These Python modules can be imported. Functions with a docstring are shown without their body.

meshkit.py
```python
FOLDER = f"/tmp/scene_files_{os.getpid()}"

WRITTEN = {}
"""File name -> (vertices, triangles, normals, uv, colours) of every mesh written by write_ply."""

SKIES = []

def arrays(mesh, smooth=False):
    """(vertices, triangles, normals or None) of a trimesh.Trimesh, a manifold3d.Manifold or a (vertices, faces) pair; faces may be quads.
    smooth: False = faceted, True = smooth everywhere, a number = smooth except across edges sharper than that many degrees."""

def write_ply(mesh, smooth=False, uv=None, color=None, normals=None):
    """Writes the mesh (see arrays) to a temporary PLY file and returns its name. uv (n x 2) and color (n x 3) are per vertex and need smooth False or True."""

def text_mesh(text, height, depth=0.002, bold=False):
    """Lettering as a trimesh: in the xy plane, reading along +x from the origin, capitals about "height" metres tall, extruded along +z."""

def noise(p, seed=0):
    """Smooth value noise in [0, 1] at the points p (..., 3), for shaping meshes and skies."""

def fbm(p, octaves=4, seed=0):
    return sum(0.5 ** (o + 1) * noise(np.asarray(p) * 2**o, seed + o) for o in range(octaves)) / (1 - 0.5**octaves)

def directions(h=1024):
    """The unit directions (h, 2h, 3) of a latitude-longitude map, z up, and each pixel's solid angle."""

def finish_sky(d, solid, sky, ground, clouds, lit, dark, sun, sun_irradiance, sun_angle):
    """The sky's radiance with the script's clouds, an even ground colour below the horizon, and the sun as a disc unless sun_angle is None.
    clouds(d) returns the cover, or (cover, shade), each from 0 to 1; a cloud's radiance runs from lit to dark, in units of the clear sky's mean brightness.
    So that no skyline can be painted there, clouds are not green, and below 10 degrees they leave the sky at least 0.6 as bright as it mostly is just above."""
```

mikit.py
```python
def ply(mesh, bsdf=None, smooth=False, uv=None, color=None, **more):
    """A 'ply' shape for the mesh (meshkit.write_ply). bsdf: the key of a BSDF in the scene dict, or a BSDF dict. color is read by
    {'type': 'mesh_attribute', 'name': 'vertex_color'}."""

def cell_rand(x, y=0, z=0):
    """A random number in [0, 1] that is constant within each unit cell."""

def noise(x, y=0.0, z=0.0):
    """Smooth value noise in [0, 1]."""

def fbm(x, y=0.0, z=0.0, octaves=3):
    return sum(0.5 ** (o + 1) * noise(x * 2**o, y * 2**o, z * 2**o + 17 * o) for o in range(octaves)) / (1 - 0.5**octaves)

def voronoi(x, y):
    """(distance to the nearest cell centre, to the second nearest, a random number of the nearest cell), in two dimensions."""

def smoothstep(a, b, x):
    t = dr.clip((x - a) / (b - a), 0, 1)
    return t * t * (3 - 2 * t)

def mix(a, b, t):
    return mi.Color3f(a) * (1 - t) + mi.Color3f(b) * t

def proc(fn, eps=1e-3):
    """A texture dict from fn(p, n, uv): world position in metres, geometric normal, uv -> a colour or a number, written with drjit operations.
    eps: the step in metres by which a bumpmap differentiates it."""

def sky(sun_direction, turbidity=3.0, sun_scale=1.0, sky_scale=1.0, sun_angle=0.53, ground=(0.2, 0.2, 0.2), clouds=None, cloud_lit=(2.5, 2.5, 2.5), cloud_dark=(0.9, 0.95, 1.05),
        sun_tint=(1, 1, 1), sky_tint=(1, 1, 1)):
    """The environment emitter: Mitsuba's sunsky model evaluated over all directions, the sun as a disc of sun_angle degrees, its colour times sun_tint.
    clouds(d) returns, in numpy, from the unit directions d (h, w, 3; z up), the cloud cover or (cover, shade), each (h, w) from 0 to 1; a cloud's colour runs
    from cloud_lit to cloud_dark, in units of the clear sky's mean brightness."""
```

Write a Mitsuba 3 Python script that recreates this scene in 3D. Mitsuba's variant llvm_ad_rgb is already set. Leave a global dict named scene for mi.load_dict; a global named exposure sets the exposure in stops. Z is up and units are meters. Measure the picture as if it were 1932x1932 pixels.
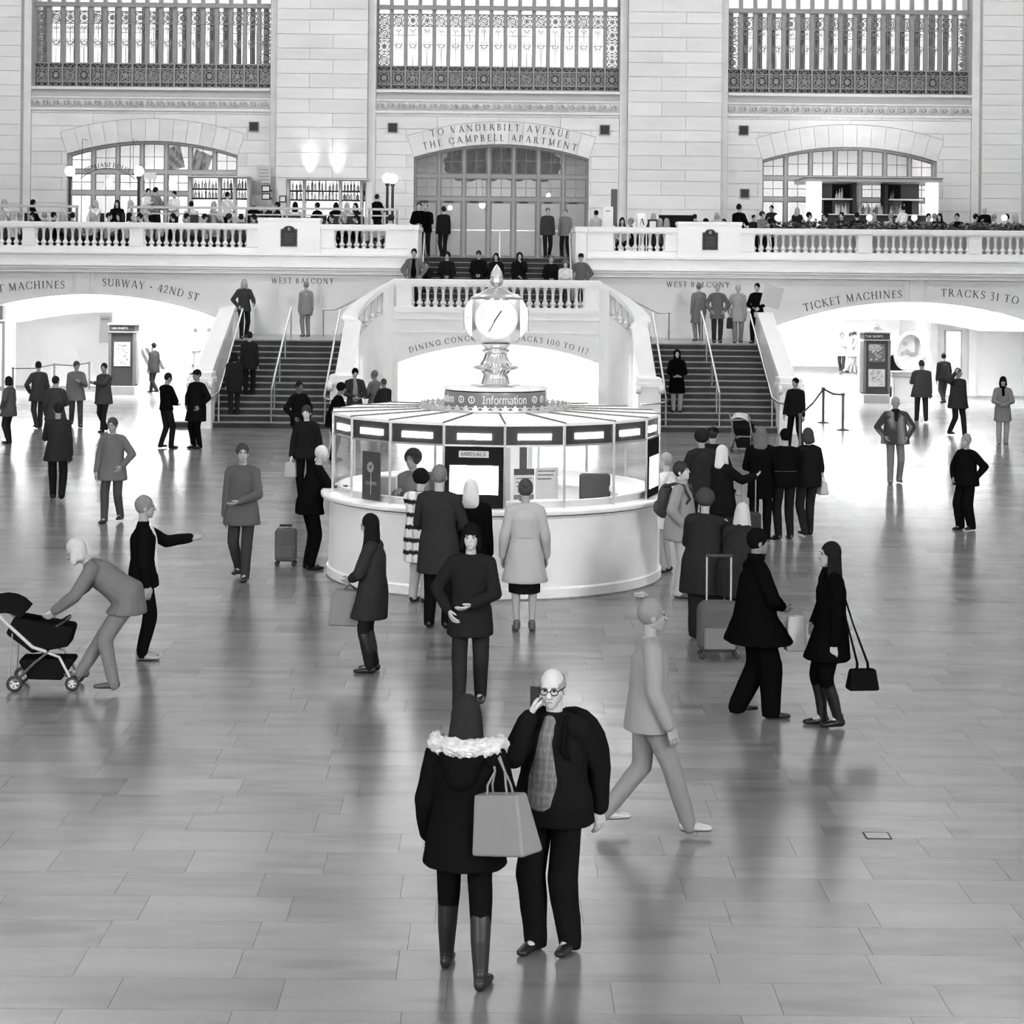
import math, random
import numpy as np, trimesh, manifold3d as m3, mitsuba as mi, drjit as dr
import mikit, meshkit
from mikit import ply, proc, cell_rand, noise, fbm, smoothstep
from shapely.geometry import Polygon, LineString, Point, box as sbox
from shapely.ops import unary_union
from shapely import affinity
scene, labels = {}, {}
R = random.Random(7)
T = mi.ScalarTransform4f
# ---------------- camera ----------------
F, CX, CY, EYE, ROLL = 3700.0, 937.0, 515.0, 4.15, 0.0095      # focal length and axis point in pixels, eye height, roll
scene['camera'] = dict(type='perspective', fov=math.degrees(2*math.atan(966/F)), fov_axis='x', near_clip=.5, far_clip=400,
    principal_point_offset_x=(966-CX)/1932, principal_point_offset_y=(966-CY)/1932,
    to_world=T().look_at(origin=[0,0,EYE], target=[0,1,EYE], up=[-math.sin(ROLL),0,math.cos(ROLL)]))
exposure = 0.7
def at(px, py, d):
    """the point that the photograph shows at this pixel, d metres down the hall"""
    u, v = px + ROLL*(py-CY), py - ROLL*(px-CX)
    return (u-CX)*d/F, d, EYE - (v-CY)*d/F
def ground(px, py, z=0.0):
    v = py - ROLL*(px-CX)
    d = (EYE-z)*F/(v-CY)
    return (px + ROLL*(py-CY) - CX)*d/F, d
# ---------------- lights of the hall ----------------
CHAND, PASS = 35.0, 18.0          # radiance of the hall's chandeliers, of the passages' ceiling lights
def emitter(L, w=1.0):
    return {'type': 'area', 'radiance': {'type': 'rgb', 'value': [float(L)]*3}, 'sampling_weight': float(w)}
CHANDELIERS = [(sx*13.5, y, z) for y, z in ((-12.0, 11.0), (-6.0, 12.0), (30.0, 22.0), (52.0, 22.0)) for sx in (-1, 1)]
# ---------------- helpers ----------------
class MB:
    """collects boxes, tubes, lathes and prisms into one mesh"""
    def __init__(s): s.v, s.f, s.n = [], [], 0
    def add(s, v, f):
        v = np.asarray(v, float); f = np.asarray(f, int)
        if f.shape[1] == 4: f = np.vstack([f[:, [0,1,2]], f[:, [0,2,3]]])
        s.v.append(v); s.f.append(f+s.n); s.n += len(v); return s
    def box(s, x0, x1, y0, y1, z0, z1, b=0.0):
        if b:
            p = [[x0+b,y0],[x1-b,y0],[x1,y0+b],[x1,y1-b],[x1-b,y1],[x0+b,y1],[x0,y1-b],[x0,y0+b]]
            q = [[x0+2*b if x<(x0+x1)/2 else x-b, (y0+b if y<(y0+y1)/2 else y1-b)] for x, y in p]
            q = [[min(max(x, x0+b), x1-b), min(max(y, y0+b), y1-b)] for x, y in p]
            return s.loft([[(*c, z0) for c in p], [(*c, z1-b) for c in p], [(*c, z1) for c in q]])
        v = [[x,y,z] for x in (x0,x1) for y in (y0,y1) for z in (z0,z1)]
        f = [[0,1,3],[0,3,2],[4,6,7],[4,7,5],[0,4,5],[0,5,1],[2,3,7],[2,7,6],[0,2,6],[0,6,4],[1,5,7],[1,7,3]]
        return s.add(v, f)
    def loft(s, rings, caps=True, closed=True):
        r = np.asarray(rings, float); k, n = r.shape[:2]
        f = []
        m = n if closed else n-1
        for i in range(k-1):
            for j in range(m):
                a, b = i*n+j, i*n+(j+1)%n
                f += [[a, b, b+n], [a, b+n, a+n]]
        v = r.reshape(-1, 3)
        if caps and closed:
            v = np.vstack([v, r[0].mean(0), r[-1].mean(0)])
            for j in range(n):
                f += [[k*n, (j+1)%n, j], [k*n+1, (k-1)*n+j, (k-1)*n+(j+1)%n]]
        return s.add(v, f)
    def lathe(s, prof, c=(0,0,0), n=24, a0=0.0, a1=2*math.pi, caps=True):
        full = abs(a1-a0-2*math.pi) < 1e-6
        a = np.linspace(a0, a1, n+(not full), endpoint=not full); caps = caps and tuple(prof[0]) != tuple(prof[-1])
        return s.loft([[(c[0]+r*math.cos(t), c[1]+r*math.sin(t), c[2]+z) for t in a] for r, z in prof], caps=full and caps, closed=full)
    def tube(s, pts, r, n=8, caps=True):
        p = np.asarray(pts, float); t = np.gradient(p, axis=0); t /= np.linalg.norm(t, axis=1, keepdims=True)+1e-12
        r = np.broadcast_to(r, (len(p),)); rings = []
        ref = np.array([0,0,1.0]) if abs(t[:,2]).max() < .9 else (np.array([1.0,0,0]) if abs(t[:,0]).max() < .9 else np.array([.3,.9,.2]))
        for q, d, k in zip(p, t, r):
            a = np.cross(d, ref); a /= np.linalg.norm(a)+1e-12; b = np.cross(d, a)
            rings.append([q + k*(math.cos(w)*a + math.sin(w)*b) for w in np.arange(n)*2*math.pi/n])
        return s.loft(rings, caps)
    def bar(s, p, q, r, n=8): return s.tube([p, q], r, n)
    def ball(s, c, r, n=12):
        r = np.broadcast_to(r, (3,)); k = max(n//2, 4)
        rings = [[(c[0]+r[0]*math.sin(a)*math.cos(t), c[1]+r[1]*math.sin(a)*math.sin(t), c[2]-r[2]*math.cos(a)) for t in np.arange(n)*2*math.pi/n] for a in np.linspace(.12, math.pi-.12, k)]
        return s.loft(rings)
    def prism(s, poly, fn, depth):
        """shapely polygon(s) extruded; fn maps (x, y, h) arrays in the drawing to points"""
        for g in getattr(poly, 'geoms', [poly]):
            if g.is_empty or g.area < 1e-9: continue
            m = trimesh.creation.extrude_polygon(g, depth, engine='earcut')
            s.add(fn(np.array(m.vertices)), m.faces)
        return s
    def mesh(s): return np.vstack(s.v), np.vstack(s.f)
def front(x, y, z):
    """maps a drawing (u right, v up, h towards the viewer) onto a wall that faces the camera at (x, y, z)"""
    return lambda p: np.stack([x+p[:,0], y-p[:,2], z+p[:,1]], 1)
used = {}
def name(base):
    k = used.get(base, -1) + 1; used[base] = k
    return base if k == 0 else f'{base}_{k:03d}'
def tag(key, label=None, cat=None, group=None, kind=None):
    d = labels.setdefault(key, {})
    for a, b in (('label', label), ('category', cat), ('group', group), ('kind', kind)):
        if b: d[a] = b
    return key
def thing(base, label, cat, group=None): return tag(name(base), label, cat, group)
def struct(key, label): return tag(key, label, kind='structure')
LEVELS = (.0025, .004, .006, .008, .011, .015, .02, .027, .036, .048, .063, .08, .10, .125, .155, .19, .23, .28, .34, .41, .50, .60, .72)
def tone(v, kind):
    """the plain cloth or glossy material nearest to this grey"""
    v = v*min(1.0, .42 + .58*v/.12)          # darker greys are pulled down further
    q = min(LEVELS, key=lambda t: abs(math.log(t/max(v, .002)))); k = f'{kind}_{int(q*10000):04d}'
    if k not in scene: (matte(k, q) if kind == 'cloth' else coat(k, q, .42, .28))
    return k
def put(key, mesh, bsdf, smooth=False, emit=None, w=1.0, color=None, to=None):
    if isinstance(mesh, MB): mesh = mesh.mesh()
    if color is not None and np.ndim(color) == 0: bsdf = tone(float(color), bsdf); color = None
    if color is not None:
        nv = len(mesh[0]); color = np.broadcast_to(np.asarray(color, float).reshape(-1, 1), (nv, 1)).repeat(3, 1)
    d = mesh if isinstance(mesh, dict) else ply(mesh, bsdf, smooth, color=color)
    d = dict(d)
    if emit: d['emitter'] = emitter(emit, w)
    if to is not None: d['to_world'] = to
    scene[key] = d
    return key
def part(parent, base, mesh, bsdf, smooth=False, label=None, **k):
    key = name(parent + '__' + base)
    put(key, mesh, bsdf, smooth, **k)
    if label: tag(key, label)
    return key
def rgb(v): return {'type': 'rgb', 'value': [float(v)]*3}
def matte(key, v): scene[key] = {'type': 'twosided', 'b': {'type': 'diffuse', 'reflectance': rgb(v) if not isinstance(v, dict) else v}}
def coat(key, v, rough=.3, spec=.5, metal=0.0):
    scene[key] = {'type': 'twosided', 'b': {'type': 'principled', 'base_color': rgb(v) if not isinstance(v, dict) else v, 'roughness': rough, 'specular': spec, 'metallic': metal}}
def metal(key, v, rough): coat(key, v, rough, .5, 1.0)
# ---------------- materials (a black and white photograph: everything is a grey) ----------------
ROW, SLAB = .50, .95
def slab_shift(row): return cell_rand(row, 11)*SLAB
def marble(p, n, uv):
    row = dr.floor(p.y/ROW); col = dr.floor((p.x + slab_shift(row))/SLAB)
    t = cell_rand(col, row, 5)
    tone = .090 + .045*t - .050*mi.Float(t > .90)*cell_rand(col, row, 6)
    v = fbm(p.x*1.3 + 40*t, p.y*5.0 + 9*t, 0, octaves=4)
    streak = smoothstep(.50, .78, fbm(p.x*.9 + 13*t, p.y*3.4, 3.0, octaves=3))
    return mi.Color3f(tone + .045*(v-.5) - .045*streak*t)
coat('marble', proc(marble), .21, .5)
coat('joint', .075, .5, .3)
def stone(base, var, sx=2.6):
    def fn(p, n, uv):
        b = fbm(p.x*.9, p.y*.9, p.z*sx, octaves=4); s = noise(p.x*30, p.y*30, p.z*30)
        return mi.Color3f(base + var*(b-.5) + .035*(s-.5))
    return proc(fn)
for i, v in enumerate((.72, .76, .785, .745)): matte(f'limestone_{i}', stone(v, .12))
matte('mortar', .50)
coat('polished_stone', stone(.79, .08, .9), .14, .5)
coat('carved_stone', stone(.70, .10), .4, .4)
coat('rail_stone', stone(.77, .08), .25, .5)
coat('shaded_scroll_stone', stone(.42, .1), .5, .3); matte('incised', .10); matte('incised_pale', .42)  # scrolls coloured darker than their band to stand for the carving's shadow lines
coat('landing_stone', .30, .35, .4); coat('tread', .17, .4, .35); coat('shaded_riser', .022, .5, .2)  # step fronts get their shade as a dark colour, treads stay lighter
matte('plaster', .80); matte('vault', .45); matte('side_stone', stone(.62, .1))
coat('bronze', .13, .4, .5); coat('dark_bronze', .05, .4, .4); coat('frame_grey', .22, .4, .5)
metal('brass', .78, .22); metal('steel', .62, .3); metal('dull_brass', .6, .34)
matte('black', .012); coat('black_gloss', .015, .15, .5); matte('charcoal', .05); matte('dark_grey', .12); matte('mid_grey', .30); matte('light_grey', .55); matte('white', .85)
coat('white_gloss', .82, .2, .5); coat('grey_gloss', .35, .25, .5); coat('rubber', .02, .6, .3)
matte('curtain', .42)
scene['pane'] = {'type': 'thindielectric', 'int_ior': 1.5}
scene['bottle_glass'] = {'type': 'twosided', 'b': {'type': 'principled', 'base_color': rgb(.10), 'roughness': .1, 'specular': .6}}
scene['clear_bottle'] = {'type': 'twosided', 'b': {'type': 'principled', 'base_color': rgb(.55), 'roughness': .1, 'specular': .6}}
scene['cloth'] = {'type': 'twosided', 'b': {'type': 'diffuse', 'reflectance': {'type': 'mesh_attribute', 'name': 'vertex_color'}}}
scene['gloss'] = {'type': 'twosided', 'b': {'type': 'principled', 'base_color': {'type': 'mesh_attribute', 'name': 'vertex_color'}, 'roughness': .3, 'specular': .5}}
matte('lamp_body', .7); coat('frame_light', .42, .35, .5)
coat('booth_marble', stone(.83, .08, .8), .2, .5); coat('pearl', .6, .25, .5); coat('roof_white', .80, .35, .4); coat('drum_grey', .16, .3, .5); matte('sign_white', .8); matte('sign_grey', .5)
# ---------------- roman capitals drawn as strokes ----------------
TK, TN = .135, .06
def _s(w, *p): return LineString(p).buffer(w/2, cap_style=2, join_style=2)
def _sf(x, y, k=.12): return sbox(x-k, y-(.035 if y > .5 else 0), x+k, y+(.035 if y < .5 else 0))
def _el(cx, cy, rx, ry): return affinity.scale(Point(cx, cy).buffer(1, 20), rx, ry)
def _ring(cx, cy, rx, ry, a=.125, b=.05): return _el(cx, cy, rx, ry).difference(_el(cx, cy, rx-a, ry-b))
def _bowl(x, y0, y1, rx, a=.12, b=.05):
    return _ring(x, (y0+y1)/2, rx, (y1-y0)/2, a, b).intersection(sbox(x, -1, 9, 2))
def _stem(x): return [_s(TK, (x,0), (x,1)), _sf(x,0), _sf(x,1)]
def _bars(x0, x1, *ys): return [_s(TN, (x0,y), (x1,y)) for y in ys]
def _glyphs():
    g = {}
    g['A'] = (.84, [_s(TN,(.1,0),(.42,1)), _s(TK,(.42,1),(.76,0)), *_bars(.2,.64,.33), _sf(.1,0,.1), _sf(.76,0,.12)])
    g['B'] = (.64, [*_stem(.14), _bowl(.3,.5,1,.24), _bowl(.3,0,.54,.31), *_bars(.14,.31,.975,.52,.025)])
    c = _ring(.45,.5,.44,.51).difference(sbox(.66,.27,1.2,.73))
    g['C'] = (.84, [c, _s(.045,(.80,.66),(.80,.93)), _s(.045,(.80,.08),(.80,.26))])
    g['D'] = (.84, [*_stem(.14), _bowl(.34,0,1,.46), *_bars(.14,.35,.975,.025)])
    g['E'] = (.58, [*_stem(.14), *_bars(.14,.54,.975,.025), *_bars(.14,.44,.52), _s(.04,(.54,.85),(.54,1)), _s(.04,(.56,0),(.56,.17)), _s(.04,(.44,.43),(.44,.61))])
    g['G'] = (.90, [c, *_bars(.6,.86,.47), _s(TK,(.76,.05),(.76,.47)), _s(.045,(.80,.70),(.80,.93))])
    g['H'] = (.86, [*_stem(.14), *_stem(.70), *_bars(.14,.70,.51)])
    g['I'] = (.34, _stem(.16))
    g['K'] = (.78, [*_stem(.14), _s(TN,(.14,.42),(.62,1)), _s(TK,(.3,.56),(.7,0)), _sf(.62,1,.1), _sf(.7,0,.1)])
    g['L'] = (.58, [*_stem(.14), *_bars(.14,.54,.025), _s(.04,(.55,0),(.55,.2))])
    g['M'] = (1.02, [_s(TN,(.14,0),(.17,1)), _s(TK,(.17,1),(.5,.05)), _s(TN,(.5,.05),(.82,1)), _s(TK,(.82,1),(.86,0)), _sf(.14,0,.1), _sf(.86,0), _sf(.14,1,.08), _sf(.86,1,.08)])
    g['N'] = (.92, [_s(TN,(.13,0),(.13,1)), _s(TK,(.13,1),(.76,0)), _s(TN,(.76,0),(.76,1)), _sf(.13,0,.1), _sf(.76,1,.1), _sf(.1,1,.07)])
    g['O'] = (.92, [_ring(.46,.5,.45,.51)])
    g['P'] = (.62, [*_stem(.14), _bowl(.3,.44,1,.28), *_bars(.14,.31,.975,.465)])
    g['R'] = (.74, [*_stem(.14), _bowl(.3,.47,1,.26), *_bars(.14,.31,.975,.495), _s(TK,(.36,.5),(.68,0)), _sf(.69,0,.08)])
    sp = [(.46,.80),(.42,.95),(.28,.985),(.12,.93),(.07,.78),(.14,.62),(.30,.52),(.44,.40),(.48,.24),(.40,.08),(.25,.02),(.10,.05),(.05,.2)]
    g['S'] = (.54, [LineString(sp).buffer(.035), LineString(sp[4:9]).buffer(.06)])
    g['T'] = (.74, [*_bars(.04,.70,.975), _s(TK,(.37,0),(.37,1)), _sf(.37,0), _s(.04,(.05,.8),(.05,1)), _s(.04,(.69,.8),(.69,1))])
    g['U'] = (.84, [_s(TK,(.16,.35),(.16,1)), _s(TN,(.70,.3),(.70,1)), _ring(.43,.36,.335,.38,.1,.08).intersection(sbox(0,-1,1,.37)), _sf(.16,1), _sf(.70,1,.1)])
    g['V'] = (.82, [_s(TK,(.1,1),(.42,0)), _s(TN,(.42,0),(.72,1)), _sf(.12,1), _sf(.72,1,.09)])
    g['W'] = (1.14, [_s(TK,(.1,1),(.36,0)), _s(TN,(.36,0),(.58,1)), _s(TK,(.55,1),(.80,0)), _s(TN,(.80,0),(1.04,1)), _sf(.11,1), _sf(.56,1), _sf(1.04,1,.09)])
    g['Y'] = (.78, [_s(TK,(.09,1),(.38,.45)), _s(TN,(.38,.45),(.68,1)), _s(TK,(.38,0),(.38,.47)), _sf(.1,1), _sf(.68,1,.09), _sf(.38,0)])
    g['1'] = (.34, [_s(TK,(.17,0),(.17,1)), _sf(.17,0), _s(.04,(.06,.9),(.17,.98))])
    g['0'] = (.66, [_ring(.33,.5,.31,.51,.11)])
    g['7'] = (.56, [*_bars(.05,.52,.96), _s(.1,(.5,.96),(.22,-.05))])
    g['4'] = (.66, [_s(TK,(.46,-.05),(.46,1)), _s(TN,(.42,1),(.05,.32)), *_bars(.05,.62,.3)])
    g['2'] = (.58, [LineString([(.07,.78),(.12,.93),(.28,.99),(.44,.92),(.48,.74),(.40,.52),(.22,.25),(.06,.05)]).buffer(.045), *_bars(.05,.54,.04), _s(.04,(.53,0),(.55,.16))])
    g['3'] = (.54, [LineString([(.08,.9),(.22,.99),(.38,.94),(.42,.78),(.34,.62),(.2,.55),(.36,.5),(.46,.34),(.42,.1),(.28,-.02),(.08,.02)]).buffer(.045)])
    g['.'] = (.5, [Point(.25,.45).buffer(.11)])
    g['&'] = (.8, [_ring(.3,.26,.28,.27), _ring(.33,.76,.2,.24), _s(TK,(.2,.7),(.75,0))])
    return {k: (w, unary_union(s).simplify(.006)) for k, (w, s) in g.items()}
GLYPH = _glyphs()
def lettering(text, cap, track=.14, arc=None, space=.45, middle=True):
    """the text as polygons in metres, centred on the origin; arc = radius of the circle its foot follows (crown upwards)"""
    x, out = 0.0, []
    for ch in text:
        if ch == ' ': x += space; continue
        w, g = GLYPH[ch]; out.append((x, w, g)); x += w + track
    x -= track; res = []
    for x0, w, g in out:
        c = (x0 + w/2 - x/2)*cap
        g = affinity.scale(affinity.translate(g, -w/2, 0), cap, cap, origin=(0,0))
        if arc:
            a = c/arc
            g = affinity.translate(affinity.rotate(g, -math.degrees(a), origin=(0,0)), arc*math.sin(a), arc*(math.cos(a)-1))
        else: g = affinity.translate(g, c, 0)
        res.append(g)
    return unary_union(res)
def inscription(parent, text, cap, px, py, d, bsdf='incised', arc=None, width=3.0, space=.45, tilt=0.0, label=None):
    track = (width/cap - sum(space if c == ' ' else GLYPH[c][0] for c in text))/(sum(c != ' ' for c in text)-1)
    x, y, z = at(px, py, d)
    g = lettering(text, cap, track, arc, space)
    if tilt: g = affinity.rotate(g, tilt, origin=(0,0))
    return part(parent, 'lettering', MB().prism(g, front(x, y, z), .012), bsdf, label=label)
# ---------------- the hall: floor ----------------
HX = 18.6
def np_rand(x, y=0, z=0):
    m = 0xFFFFFFFF; x, y, z = (int(math.floor(v)) + 1000000 for v in (x, y, z))
    h = (x*374761393 + y*668265263 + z*2147483647) & m
    h = ((h ^ (h >> 13))*1274126177) & m
    return ((h ^ (h >> 16)) & 0xFFFFFF)/16777215.0
struct('floor', 'pale veined marble floor of long slabs across the concourse')
put('floor', MB().box(-HX, HX, -14, 92, -.4, -.006), 'joint')
rest, seen = MB(), []
def slab_box(m, x0, x1, y0, y1, g=.0012):
    a, b, c, d = x0+g, x1-g, y0+g, y1-g
    v = [[a,c,-.03],[b,c,-.03],[b,d,-.03],[a,d,-.03],[a,c,0],[b,c,0],[b,d,0],[a,d,0]]
    m.add(v, [[4,5,6,7],[0,1,5,4],[1,2,6,5],[2,3,7,6],[3,0,4,7]])
for row in range(int(-14/ROW), int(92/ROW)):
    sh = np_rand(row, 11)*SLAB; y0 = row*ROW; k0 = int((-HX+sh)//SLAB)
    for k in range(k0, k0+41):
        x0 = max(k*SLAB-sh, -HX); x1 = min((k+1)*SLAB-sh, HX)
        if x1-x0 < .05: continue
        if y0 > 10.2 and abs((x0+x1)/2-.05*0) < .262*(y0+.5)+.45: seen.append((y0, x0, x1))
        else: slab_box(rest, x0, x1, y0, y0+ROW)
seen.sort()
for i, (y0, x0, x1) in enumerate(seen):
    if i < 296:
        m = MB(); slab_box(m, x0, x1, y0, y0+ROW); part('floor', 'slab', m, 'marble')
    else: slab_box(rest, x0, x1, y0, y0+ROW)
tag(part('floor', 'far_slabs', rest, 'marble'), 'marble slabs farther across the concourse', kind='stuff')
# ---------------- west wall ----------------
YW, ZB = 70.0, 4.66
pxw = lambda px, py=300: at(px, py, YW)[0]
zw = lambda v: EYE - (v-CY)*YW/F
WIN = [(56, 507), (706, 1166), (1370, 1830)]             # the three windows, left and right edge
WX = [((a-CX)*YW/F, (b-CX)*YW/F) for a, b in WIN]
PIERS = [(-HX, WX[0][0]), (WX[0][1], WX[1][0]), (WX[1][1], WX[2][0]), (WX[2][1], HX)]
struct('wall_west', 'tall pale limestone wall of coursed blocks behind the balcony')
mb = MB()
for x0, x1 in PIERS:
    mb.box(x0, x1, YW-.02, YW+1.6, ZB-.3, 27)
    a = x0+.27 if x0 > -HX else x0; b = x1-.27 if x1 < HX else x1
    mb.box(a, b, YW-.42, YW, ZB-.3, 27)
DOORS = []
for k, (px0, px1, vs, vc) in enumerate(((779, 1109, 298, 272), (125, 447, 297.5, 272), (1438, 1767, 297, 271))):
    x0, x1 = (px0-CX)*YW/F, (px1-CX)*YW/F
    if k: x0 -= .02; x1 -= .02
    h = (x1-x0)/2; rise = (vs-vc)*YW/F; rad = (h*h+rise*rise)/(2*rise)
    DOORS.append(((x0+x1)/2, h, zw(vs), zw(vc), rad))
def arch_poly(c, h, z0, zs, zc, rad, n=24, grow=0.0):
    a = math.asin(min(1, h/rad)); pts = [(c-h-grow, z0), (c-h-grow, zs)]
    for t in np.linspace(-a, a, n): pts.append((c+(rad+grow)*math.sin(t), zc-rad+(rad+grow)*math.cos(t)))
    return Polygon(pts + [(c+h+grow, zs), (c+h+grow, z0)]).buffer(0)
ZF0, ZF1, ZS = zw(212), zw(191), zw(171)                   # frieze foot, frieze head, window sill
blocks = []
for k, (x0, x1) in enumerate(WX):
    c, h, zs, zc, rad = DOORS[[1, 0, 2][k]]
    hole = arch_poly(c, h, ZB-.4, zs, zc, rad)
    face = sbox(x0, ZB-.3, x1, ZF0).difference(hole)
    mb.prism(face, front(0, YW+.95, 0), .9)
    mb.box(x0, x1, YW+.05, YW+1.6, ZF0, ZS)
    am = math.asin(h/rad); o = (c, zc-rad); fan = []
    for q in range(13):
        t0, t1 = -am+q*2*am/13, -am+(q+1)*2*am/13; r2 = rad+.80
        fan.append(Polygon([(o[0]+rad*math.sin(t), o[1]+rad*math.cos(t)) for t in (t0, (t0+t1)/2, t1)] + [(o[0]+r2*math.sin(t), o[1]+r2*math.cos(t)) for t in (t1, (t0+t1)/2, t0)]))
    blocks += [(g.intersection(face), YW+.05) for g in fan]
    body = face.difference(unary_union(fan).buffer(.004))
    z, i = ZB, 0
    while z < ZF0-.05:
        z1 = min(z+.46, ZF0); x = x0 - (1.1 if i % 2 else 0)
        while x < x1:
            blocks.append((body.intersection(sbox(x, z, x+2.2, z1)), YW+.05)); x += 2.2
        z, i = z1, i+1
put('wall_west', mb, 'mortar')
for x0, x1 in PIERS:
    a = x0+.27 if x0 > -HX else x0; b = x1-.27 if x1 < HX else x1
    z, i = ZB, 0
    while z < 15.2:
        z1 = z + (.50 if i % 3 else .40); n = 2 if b-a > 2 else 1
        cuts = [a, a+(b-a)*(.36 if i % 2 else .62), b] if n == 2 else [a, b]
        for p, q in zip(cuts, cuts[1:]): blocks.append((sbox(p, z, q, z1), YW-.42))
        z, i = z1, i+1
up = MB()
for i, (g, y) in enumerate(blocks):
    g = g.buffer(-.008, join_style=2)
    gs = [q for q in getattr(g, 'geoms', [g]) if q.area > .02]
    for q in gs:
        m = MB().prism(q.simplify(.004), front(0, y, 0), .03)
        part('wall_west', 'block', m, f'limestone_{R.choice((0,1,1,2,2,3))}')
for x0, x1 in PIERS:                                        # the courses above the picture, and the stepped edges of the piers
    up.box(x0+.27, x1-.27, YW-.45, YW-.4, 15.2, 27)
    for s in (x0, x1-.27): up.box(s+.004, s+.266, YW-.05, YW-.01, ZB-.3, 27)
tag(part('wall_west', 'upper_courses', up, 'limestone_1'), kind='stuff')
# friezes under the windows
def scroll_poly():
    t = np.linspace(0, 2.6*math.pi, 40); r = .155*(1-t/(2.6*math.pi)*.8)
    sp = LineString(np.stack([r*np.cos(t+2.6), r*np.sin(t+2.6)], 1)).buffer(.027, quad_segs=2)
    tail = LineString([(-.2,-.14),(-.05,-.15),(.12,-.14),(.22,-.06),(.24,.08)]).buffer(.026, quad_segs=2)
    return unary_union([sp, tail, Point(0,0).buffer(.035)]).simplify(.006)
SCROLL = ply(MB().prism(scroll_poly(), front(0, 0, 0), .09).mesh(), 'shaded_scroll_stone')
for k, (x0, x1) in enumerate(WX):
    key = struct(f'trim_{k+1}', f'carved running scroll frieze under the {("left","middle","right")[k]} window')
    m = MB().box(x0, x1, YW+.04, YW+.1, ZF0, ZF1); m.box(x0, x1, YW-.07, YW, ZF0-.06, ZF0+.03, .01); m.box(x0, x1, YW-.05, YW, ZF1-.03, ZF1+.03, .01)
    m.box(x0, x1, YW-.1, YW+.3, ZS-.1, ZS, .02)
    put(key, m, 'carved_stone')
    n = 23
    for i in range(n):
        part(key, 'scroll', SCROLL, None, to=T().translate([x0+(i+.5)*(x1-x0)/n, YW+.04, (ZF0+ZF1)/2-.005]))
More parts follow.
